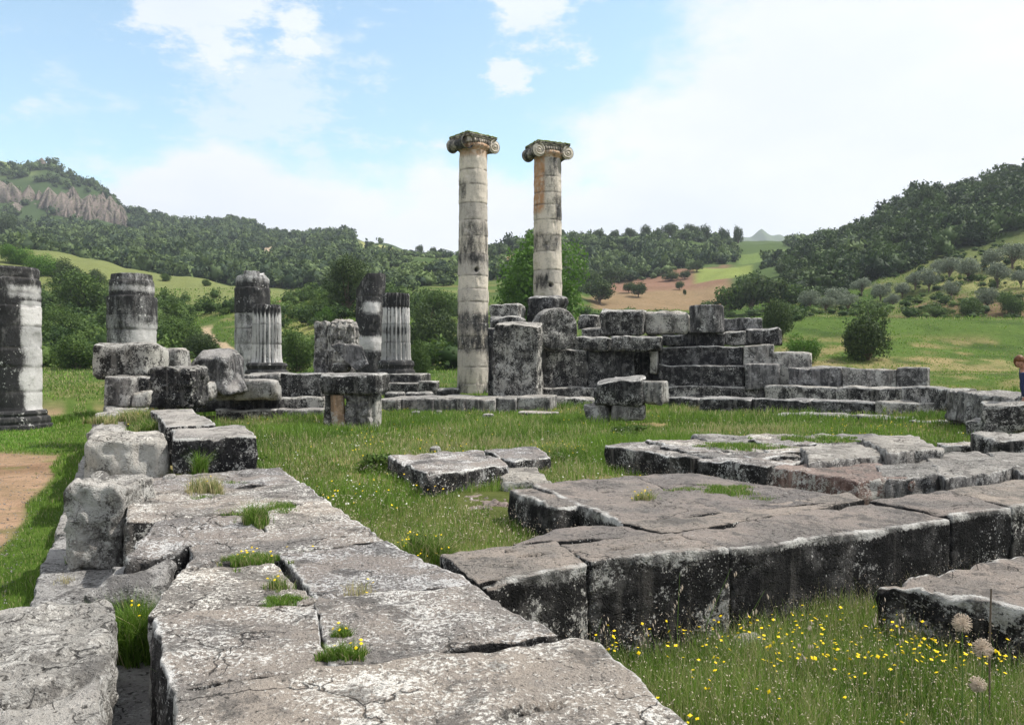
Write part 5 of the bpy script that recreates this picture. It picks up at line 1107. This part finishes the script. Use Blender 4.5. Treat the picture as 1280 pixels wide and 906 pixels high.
C_ = [('long dark green grass tuft growing against the terrace edge', 922,592,.45,.35,.40,900,.03,.012,0),
 ('green weed clump in the crack between two near slabs', 432,822,.85,.13,.13,1100,.08,.006,5),('same-crack trailing weed higher up by the flat mat', 428,795,.85,.07,.10,420,.1,.005,4),
 ('flat green weed mat at the corner of the flecked slab', 352,750,.85,.20,.055,1400,.05,.005,0),('thin yellow-flowered weed above the flat green mat', 348,735,.85,.10,.15,320,.3,.004,4),
 ('wide yellow-flowered weed patch across the slab joint', 316,702,.86,.27,.11,2200,.2,.005,12),('little green line of weeds right of the wide yellow patch', 378,690,.84,.14,.05,200,.1,.005,2),
 ('tall grass tuft on the pale slab, greenest part', 318,655,.85,.18,.30,900,.15,.006,0),('grass trail running right from the tall tuft', 352,634,.85,.34,.10,900,.1,.006,0),('short grass line left of the tall tuft', 290,640,.84,.26,.07,260,.2,.006,0),
 ('yellowing dried weed with green shoot before the black spotted block', 255,617,.85,.27,.32,900,.75,.006,5),('green creeping mat under the yellowing weed', 262,622,.85,.36,.06,1200,.02,.006,0),('green leafy shoot against the black spotted block', 250,592,.85,.13,.42,420,.05,.010,0),
 ('thin grass strand on slab joint behind the tall tuft', 290,603,.85,.3,.05,240,.1,.006,0),('dry reddish seed grass by the socketed slab', 448,742,.84,.16,.16,120,.9,.004,3),('dry stalk tuft beside the overhanging slab edge', 205,720,.5,.12,.34,160,.9,.004,0),
 ('bushy blue-green weed filling the gap beside the pale slabs', 170,822,.2,.34,.55,5200,.05,.006,16),('dark weed deeper in the gap between block and slab', 185,830,.15,.2,.36,1200,.1,.005,4),('dried grass at the foot of the upright lichened block', 125,700,.25,.3,.30,420,.85,.004,0),
 ('dry grass heads on the bare ledge stone', 78,726,.22,.12,.12,70,1,.004,0),('yellow-flowered bush at the corner of the wide wall and cross wall', 530,712,.45,.30,.50,2200,.2,.006,40),
 ('yellow weed growing on the notched platform', 808,625,.85,.16,.18,420,.6,.005,10),('flat grass patch on the notched platform', 905,612,.86,.6,.07,2600,.1,.006,0),('small grass dot on the notched platform near the terrace', 948,622,.85,.22,.06,200,.2,.006,0),
 ('weeds topping the far end of the paved wall, yellowish', 168,528,1.12,.9,.40,3200,.55,.012,18),('green weeds beside the flat-topped block', 188,545,1.0,.5,.45,1800,.2,.012,6),('dark green leafy weed clump beside the lone rounded slab', 478,590,.45,.55,.35,1200,.02,.014,0),
 ('trailing green weed hanging on the propped dark block', 752,520,.5,.3,.9,300,.05,.03,0),('leafy green weeds near the massive column base', 72,528,.0,1.0,.45,900,.02,.03,0),('second leafy clump near the wall and column base', 108,524,.0,.9,.5,900,.02,.03,0),
 ('yellow-green weeds inside the notch of the platform', 716,655,.2,.16,.42,260,.2,.008,10),('single long grass blade beside the flecked slab edge', 213,868,.5,.04,.42,8,.1,.012,0),('dead straw clump left of the notched platform', 590,628,.3,.7,.2,2600,.95,.006,0),('reddish dry weeds before the lone rounded slab', 560,612,.42,.7,.2,2400,.95,.007,0),
 ('yellow flowering weeds between the lone slab and terrace', 700,566,.55,.9,.26,2400,.2,.008,50),('green weeds on the paving of the upper terrace', 1010,548,1.0,.9,.12,2200,.1,.012,0),('grass line in the upper terrace joints, far side', 925,558,.97,.9,.10,2200,.1,.01,0),('grass in the middle of the terrace hollow', 1130,592,.6,.9,.3,2200,.15,.01,6),('thin stalk on the step corner', 1108,514,1.0,.1,.3,20,.5,.02,0)]
for k, (l, px, py, z, r, h, n, dr_, w, ye) in enumerate(C_): clump(l, px, py, z, r, h, n, dr_, w, ye, 300 + k)
# leafy weeds growing against the stones
for k, (px, py, z, rx, h, n, l) in enumerate([(158,800,.2,.26,.42,1500,'leafy bushy weed with small leaves crowding the gap beside the pale slabs'),(176,772,.25,.2,.42,900,'second leafy weed further back in the gap'),(474,592,.42,.42,.42,1500,'leafy dark weed at the tip of the lone rounded slab'),
    (528,712,.42,.22,.4,1100,'leafy stems of the yellow-flowered bush at the wall corner'),(716,650,.18,.14,.4,500,'leafy weed inside the notch'),(868,588,.42,.3,.3,800,'leafy weed below the thin cracked terrace stone'),(690,578,.42,.4,.25,800,'leafy weed in front of the terrace tip'),(752,524,.45,.35,.4,700,'leafy weed at the foot of the propped block'),(940,612,.42,.35,.25,600,'leafy weed between terrace and notched platform'),(790,545,.45,.5,.35,900,'leafy weed in the grass before the terrace tip')]):
    rg = np.random.default_rng(500 + k); c = G(px, py, z); lb_ = lobes_of(rg, 7, rx, h * .5, h * .45, .7, (.3, .5)); V, F, t = crown_leaves(rg, n, .016 + .0016 * np.linalg.norm(c), lb_, inner=.2); V[:, 2] = np.maximum(V[:, 2], 0); V = V + [c[0], c[1], z - .03]
    tag(mesh_obj('leafy_weed', V, F, M['leaf_mid'], origin=(c[0], c[1], z), attrs={'tint': np.clip(t + .25, 0, 1)}, smooth=False), l, 'weed')
# tall wild oats and stalks in front of the cross wall
rg = np.random.default_rng(88)
def stalk(label, px, d, h, lean, name='wild_stalk', heads=8, col='stem', cat='grass stalk'):
    x, y = P(px, d); z = Hs(x, y); p = [(x, y, z), (x + lean * .3, y, z + h * .5), (x + lean, y - .02, z + h)]; V, F = tube(p, [.004, .0035, .0015], 5); o = mesh_obj(name, V, F, M[col], origin=(x, y, z)); tag(o, label, cat)
    if heads:
        a = rg.random((heads, 3)); c = np.array(p[1]) + (np.array(p[2]) - np.array(p[1])) * (.25 + .75 * a[:, :1]) + (a - .5) * [.09, .05, .03]
        V, F = [], []
        for q in c:
            b, f = tube([q, q + [0.004, 0, -.018], q + [.006, 0, -.036]], [.001, .0055, .0008], 4); V.append((b, f))
        V, F = merge(V); mesh_obj('seed_spikelet', V, F, M['dry'], parent=o)
for px, d, h, ln, l in [(872,6.2,.85,.25,'tall oat stalk leaning right before the white-sprinkled block'),(846,6.3,.8,.02,'straight green stalk before the white-sprinkled block'),(905,6.0,.75,.3,'oat stalk crossing the joint of two black blocks'),(935,6.2,.5,-.35,'stalk leaning left under the long black block'),
     (735,6.0,.55,.1,'oat stalk by the dark slot of the cross wall'),(1000,5.9,.62,.06,'oat stalk before the longest black block'),(1085,6.0,.7,.08,'feathery oat stalk at the broken slab corner'),(1128,5.6,.72,-.05,'feathery oat stalk in front of the broken slab'),(1110,5.7,.6,.12,'slender oat stalk among the feathery ones'),(1240,5.0,.2,.1,'short green thistle stalk near the seed globes'),
     (1030,4.1,.55,.14,'thick green stalk low in the daisy grass'),(990,5.6,.5,.1,'pale oat stalk amid the daisies'),(800,6.1,.5,.07,'oat stalk just right of the dark slot')]:
    stalk(l, px, d, h, ln)
o = None
x, y = P(1237, 5.2); V, F = tube([(x, y, Hs(x, y)), (x, y, .62), (x + .01, y, .98)], [.003, .007, .005], 6); tag(mesh_obj('dead_stalk', V, F, M['bark'], origin=(x, y, 0)), 'dead rust-brown stalk standing over the broken slab', 'plant stalk')
for px, d, zc, r, l in [(1203,4.75,.10,.052,'upper pale round seed globe beside the dark slab'),(1228,4.45,.0,.050,'lower pale round seed globe by the dark slab'),(1222,4.2,-.12,.038,'faint seed globe half sunk in the grass')]:
    zc = Z({1203: 779, 1228: 810, 1222: 855}[px], d)
    x, y = P(px, d); V, F = tube([(x, y, Hs(x, y)), (x, y, zc - r * .3)], [.005, .004], 5); o = mesh_obj('seed_globe', V, F, M['stem'], origin=(x, y, Hs(x, y))); tag(o, l, 'seedhead')
    n = 240; v = rg.normal(size=(n, 3)); v /= np.linalg.norm(v, axis=1, keepdims=True); c = np.array([x, y, zc]); prs = []
    for q in v:
        e_ = c + q * r * rg.uniform(.85, 1.05); prs.append(tube([c + q * r * .1, e_], [.0006, .0009], 3)); t_ = np.cross(q, [.3, .2, .9]); prs.append(tube([e_ - t_ * .008, e_ + q * .006, e_ + t_ * .008], [.0012, .0016, .0008], 3))
    V, F = merge(prs); mesh_obj('seed_ball', V, F, M['dry'], parent=o)
# yellow daisies: one object each
def daisies():
    rg = np.random.default_rng(9); spots = []
    for _ in range(4000):
        px = rg.uniform(690, 1275); py = rg.uniform(758, 900); w = 1.0 if py < 830 else .35
        if n2(np.array([px * .03]), np.array([py * .05]), 1.0, 4)[0] * .6 + rg.random() * w < .62: continue
        d = 2.2 * 1000 / (py - 453) * rg.uniform(.93, 1.02); x, y = P(px, d); a, b = ab(x, y)
        if a < 2.55 or b > 5.15 or not free(np.array([x]), np.array([y]))[0]: continue
        spots.append((x, y, Z(py, d)))
        if len(spots) >= 285: break
    protos = []
    for k in range(5):
        ln = rg.normal(size=2) * .03; zt = 1.0; V, F = tube([(0, 0, 0), (ln[0], ln[1], .5), (ln[0] * 2, ln[1] * 2, 1)], [.0022, .002, .0015], 4); s = mesh_obj('yellow_daisy', V, F, M['stem'])
        c = np.zeros((1, 3)); f = petals(c, rg, .0135); h = mesh_obj('flower_head', f[0], f[1], M['petal'], smooth=False); protos.append((s.data, h.data, ln * 2))
        bpy.data.objects.remove(s); bpy.data.objects.remove(h)
    for x, y, zt in spots:
        s, h, ln = protos[rg.integers(5)]; z = Hs(x, y); L_ = max(.12, zt - z); o = bpy.data.objects.new('yellow_daisy', s); scene.collection.objects.link(o); o.location = (x, y, z); o.scale = (1, 1, L_)
        tag(o, 'small yellow daisy on a thin stem in the grassy trench below the cross wall', 'flower', 'yellow daisies in the trench')
        q = bpy.data.objects.new('flower_head', h); scene.collection.objects.link(q); q.parent = o; q.location = (ln[0], ln[1], 1); k = rg.uniform(.6, 1.15); q.scale = (k, k, k / L_); q.rotation_euler = (0, 0, rg.uniform(0, 6))
daisies()
# scattered tiny field flowers too many to count
rg = np.random.default_rng(12); x, y = polar(300, 1350, 10, 34)(rg, 1100); k = free(x, y) & (ab(x, y)[0] > 2.5) & (ab(x, y)[1] > 5.8) & (n2(x, y, .35, 61) > -.05); x, y = x[k], y[k]
f = petals(np.stack([x, y, H(x, y) + rg.uniform(.1, .28, len(x))], 1), rg, .014); tag(mesh_obj('field_flowers', f[0], f[1], M['petal'], smooth=False), kind='stuff')
x, y = polar(300, 1350, 10, 40)(rg, 900); k = free(x, y) & (ab(x, y)[0] > 2.5) & (ab(x, y)[1] > 5.8); x, y = x[k], y[k]
f = petals(np.stack([x, y, H(x, y) + rg.uniform(.1, .28, len(x))], 1), rg, .012); tag(mesh_obj('field_flowers', f[0], f[1], M['petal_w'], smooth=False), kind='stuff')

# broad-leaved weeds through the grass
rg = np.random.default_rng(21)
def weedspots(n, f, s0, s1, keep, zoff=.0):
    x, y = f(rg, n); k = free(x, y) & keep(x, y); x, y = x[k], y[k]; z = H(x, y); s = rg.uniform(s0, s1, len(x)); return [(x[i], y[i], z[i] + zoff, s[i], s[i] * rg.uniform(.5, 1.3)) for i in range(len(x))]
woods('meadow_weeds', weedspots(170, polar(600, 1380, 3.8, 8.6), .06, .17, lambda x, y: (ab(x, y)[0] > 2.5) & (ab(x, y)[1] < 5.2) & (x < 7)), 'leaf_mid', 60, .10, 31, 4, False)
woods('meadow_weeds', weedspots(420, polar(220, 1350, 9, 32), .08, .26, lambda x, y: (ab(x, y)[0] > 2.5) & (ab(x, y)[1] > 6) & (n2(x, y, .32, 48) > -.1)), 'leaf_mid', 60, .11, 32, 4, False)
woods('meadow_weeds', weedspots(160, polar(-60, 200, 8, 45), .05, .13, lambda x, y: (ab(x, y)[0] < -.6) & ((ab(x, y)[0] > -1.1) | (y > 22))), 'leaf_mid', 50, .11, 33, 4, False)
# pebbles on the earth path
x, y = polar(-150, 130, 8, 26)(rg, 2600); k = free(x, y) & (ab(x, y)[0] < -.75); x, y = x[k], y[k]; z = H(x, y); prs = []
ico = np.array([[1,0,0],[-1,0,0],[0,1,0],[0,-1,0],[0,0,1],[0,0,-1]], float); icf = np.array([[0,2,4],[2,1,4],[1,3,4],[3,0,4],[2,0,5],[1,2,5],[3,1,5],[0,3,5]])
for i in range(len(x)):
    s_ = rg.uniform(.006, .028) ; prs.append((ico * s_ * rg.uniform(.6, 1.3, (6, 3)) * [1, 1, .6] + [x[i], y[i], z[i]], icf))
V, F = merge(prs); tag(mesh_obj('pebbles', V, F, M['grey'], attrs={'rim': np.zeros(len(V))}, smooth=False), kind='stuff')
# ------------------------------------------------------------------ person bending behind the end block
def skin(name, verts, edges, radii, mat, parent=None, lv=2):
    me = bpy.data.meshes.new(name); me.from_pydata(verts, edges, []); ob = bpy.data.objects.new(name, me); scene.collection.objects.link(ob)
    ob.modifiers.new('skin', 'SKIN'); sk = me.skin_vertices[0].data if me.skin_vertices else None
    if sk is None:
        bpy.context.view_layer.objects.active = ob
    for i, r in enumerate(radii): me.skin_vertices[0].data[i].radius = (r, r) if np.isscalar(r) else r
    me.skin_vertices[0].data[0].use_root = True
    sb = ob.modifiers.new('sub', 'SUBSURF'); sb.levels = lv; sb.render_levels = lv
    dg = bpy.context.evaluated_depsgraph_get(); m2 = bpy.data.meshes.new_from_object(ob.evaluated_get(dg)); m2.materials.clear(); m2.materials.append(mat); m2.name = name
    for p_ in m2.polygons: p_.use_smooth = True
    bpy.data.objects.remove(ob); o2 = bpy.data.objects.new(name, m2); scene.collection.objects.link(o2)
    if parent: o2.parent = parent
    return o2
def person():
    fl = lambda n, c, r=.8: MT(n).finish(c, r)
    sk = fl('skin', (.42, .22, .16), .6); hair = MT('hair'); v = hair.vec(); hair = hair.finish(hair.mix(hair.noise(v, 40, 3, .6, sc=(1, 1, .2)), (.06, .025, .012), (.2, .085, .035)), .5)
    blue = MT('knit'); v = blue.vec(); blue = blue.finish(blue.mix(blue.noise(v, 30, 3, .6), (.012, .018, .05), (.035, .045, .10)), .95)
    denim = fl('denim', (.06, .08, .14)); shoe = fl('shoe', (.05, .045, .04))
    d = 17.0; ox, oy = P(1289, d); oz = Hs(ox, oy); e = empty('person', (ox, oy, oz)); tag(e, 'brown-haired person in a dark blue top bending forward behind the end block', 'person')
    zh = Z(455, d) - oz; hx = P(1272, d)[0] - ox        # head centre
    hipz = max(.75, zh - .62)
    J = lambda px, py, y: ((px - 4 - 1289) * .017, y, Z(py, d) - oz)
    hx = J(1274, 453, 0)[0]; zh = J(1274, 453, 0)[2]; hy = -.12
    V = [J(1306, 500, .1), J(1300, 486, .05), J(1290, 474, -.02), J(1283, 464.5, -.07), J(1279, 459, -.09), (hx, hy, zh),
         J(1277, 468.5, -.2), J(1273.5, 484, -.24), J(1277, 496, -.26), J(1290, 466, .16), J(1291, 482, .2), J(1288, 496, .1)]
    hipz = V[0][2]; qx = V[0][0]
    V += [(qx, -.05, hipz - .06), (qx - .06, -.08, hipz * .5), (qx, -.08, .09), (qx + .02, .2, hipz - .06), (qx - .03, .2, hipz * .5), (qx + .04, .2, .09), (qx - .13, -.1, .04), (qx - .09, .2, .04)]
    E = [(0,1),(1,2),(2,3),(3,4),(4,5),(3,6),(6,7),(7,8),(3,9),(9,10),(10,11),(0,12),(12,13),(13,14),(0,15),(15,16),(16,17),(14,18),(17,19)]
    R_ = [.14,.125,.14,.09,.05,.07,.055,.042,.032,.055,.042,.032,.085,.06,.04,.085,.06,.04,.035,.035]
    skin('body', V, E, R_, sk, e)
    # head with face: shaped sphere
    th = np.linspace(0, 2 * math.pi, 33)[:-1]; ph = np.linspace(.02, math.pi - .02, 20); T, Pp = np.meshgrid(th, ph)
    X = np.sin(Pp) * np.cos(T); Y = np.sin(Pp) * np.sin(T); Zz = np.cos(Pp); X, Y, Zz = X.ravel(), Y.ravel(), Zz.ravel()
    hv = np.stack([X * .098, Y * .078, Zz * .125], 1); f = X < -.2
    hv[:, 0] -= .022 * np.exp(-((Y / .16) ** 2 + ((Zz + .1) / .18) ** 2)) * f              # nose
    hv[:, 0] += .012 * np.exp(-(((np.abs(Y) - .4) / .18) ** 2 + ((Zz - .05) / .12) ** 2)) * f   # eye sockets
    hv[:, 0] -= .006 * np.exp(-((Y / .3) ** 2 + ((Zz + .45) / .1) ** 2)) * f; hv[:, 1] *= np.where(Zz < -.3, .86, 1)
    tl = R(38); c, s = math.cos(tl), math.sin(tl)
    ca, sa = math.cos(R(38)), math.sin(R(38)); yw = R(62); cy_, sy_ = math.cos(yw), math.sin(yw)
    def rot(q):   # pitch the face down, then turn it towards the viewer
        x, y, z = q[:, 0], q[:, 1], q[:, 2]; x1 = x * ca - z * sa; z1 = x * sa + z * ca
        return np.stack([hx + x1 * cy_ - y * sy_, hy + x1 * sy_ + y * cy_, zh + z1], 1)
    i = np.arange(19)[:, None] * 32; j = np.arange(32)[None]; F = np.stack([i + j, i + 32 + j, i + 32 + (j + 1) % 32, i + (j + 1) % 32], 2).reshape(-1, 4)
    o = e['_o']; W = lambda q: rot(q) + np.array(o)
    mesh_obj('head', W(hv), F, sk, parent=e)
    hh = np.stack([X * .122 + .022, Y * .108, Zz * .148 + .012], 1); keep = (X > -.3) | (Zz > .4); hh[~keep] *= .8; hh += .006 * np.stack([vnoise(hh * 40, q) for q in (1, 2, 3)], 1)
    mesh_obj('hair', W(hh), F, hair, parent=e)
    for sy in (-1, 1):
        q = np.stack([X * .009 - .086, Y * .011 + sy * .03, Zz * .008 + .006], 1); mesh_obj('eye', W(q), F, fl('eye', (.03, .02, .02), .3), parent=e)
    # top, jeans, shoes over the body
    skin('jumper', [V[1], V[2], V[3], V[6], V[7], V[8], V[9], V[10], V[11], (qx, .07, hipz + .04)], [(0,1),(1,2),(2,3),(3,4),(4,5),(2,6),(6,7),(7,8),(0,9)], [.16,.165,.10,.085,.068,.052,.085,.065,.052,.165], blue, e)
    skin('jeans', [V[0], V[12], V[13], (V[14][0], V[14][1], .14), V[15], V[16], (V[17][0], V[17][1], .14)], [(0,1),(1,2),(2,3),(0,4),(4,5),(5,6)], [.16,.11,.08,.065,.11,.08,.065], denim, e)
    for k, q in ((14, 18), (17, 19)): skin('shoe', [V[k], ((V[k][0] + V[q][0]) / 2, V[k][1], .055), V[q]], [(0,1),(1,2)], [.05,.05,.042], shoe, e)
    for k in (8, 11):
        b = np.array(V[k]); pr = [b, b + [-.012, 0, -.05], b + [-.02, 0, -.09]]; hv_ = [tuple(q) for q in pr]; ed = [(0,1),(1,2)]; rd = [.028, .036, .032]
        for n_, (dy, l_) in enumerate(((-.03, .06), (-.01, .072), (.011, .068), (.03, .052))):
            i0 = len(hv_); p1 = np.array(pr[2]) + [-.004, dy * 1.0, -.012]; hv_ += [tuple(p1), tuple(p1 + [-.012, dy * .1, -l_ * .5]), tuple(p1 + [-.008 + .02, dy * .1, -l_])]; ed += [(2, i0), (i0, i0 + 1), (i0 + 1, i0 + 2)]; rd += [.0095, .009, .0075]
        i0 = len(hv_); p1 = np.array(pr[1]) + [-.03, -.02, -.01]; hv_ += [tuple(p1), tuple(p1 + [-.02, -.005, -.035])]; ed += [(1, i0), (i0, i0 + 1)]; rd += [.012, .009]
        skin('hand', hv_, ed, rd, sk, e, 1)
person()
# ------------------------------------------------------------------ air
def haze():
    V, F = boxmesh((-2560, -2560, -60), (2560, 2560, 390), (1, 1, 1))
    s = MT('haze_air'); v = s.N("ShaderNodeVolumePrincipled"); v.inputs['Color'].default_value = (.80, .88, 1, 1); v.inputs['Density'].default_value = HAZE; v.inputs['Anisotropy'].default_value = .2
    s.L(v.outputs[0], s.out.inputs['Volume']); tag(mesh_obj('haze', V, F, s.mat, smooth=False), kind='stuff')
HAZE = .00021
if HAZE: haze()
bpy.data.orphans_purge(do_recursive=True) if hasattr(bpy.data, 'orphans_purge') else None
for o in scene.objects:
    if '_o' in o: del o['_o']
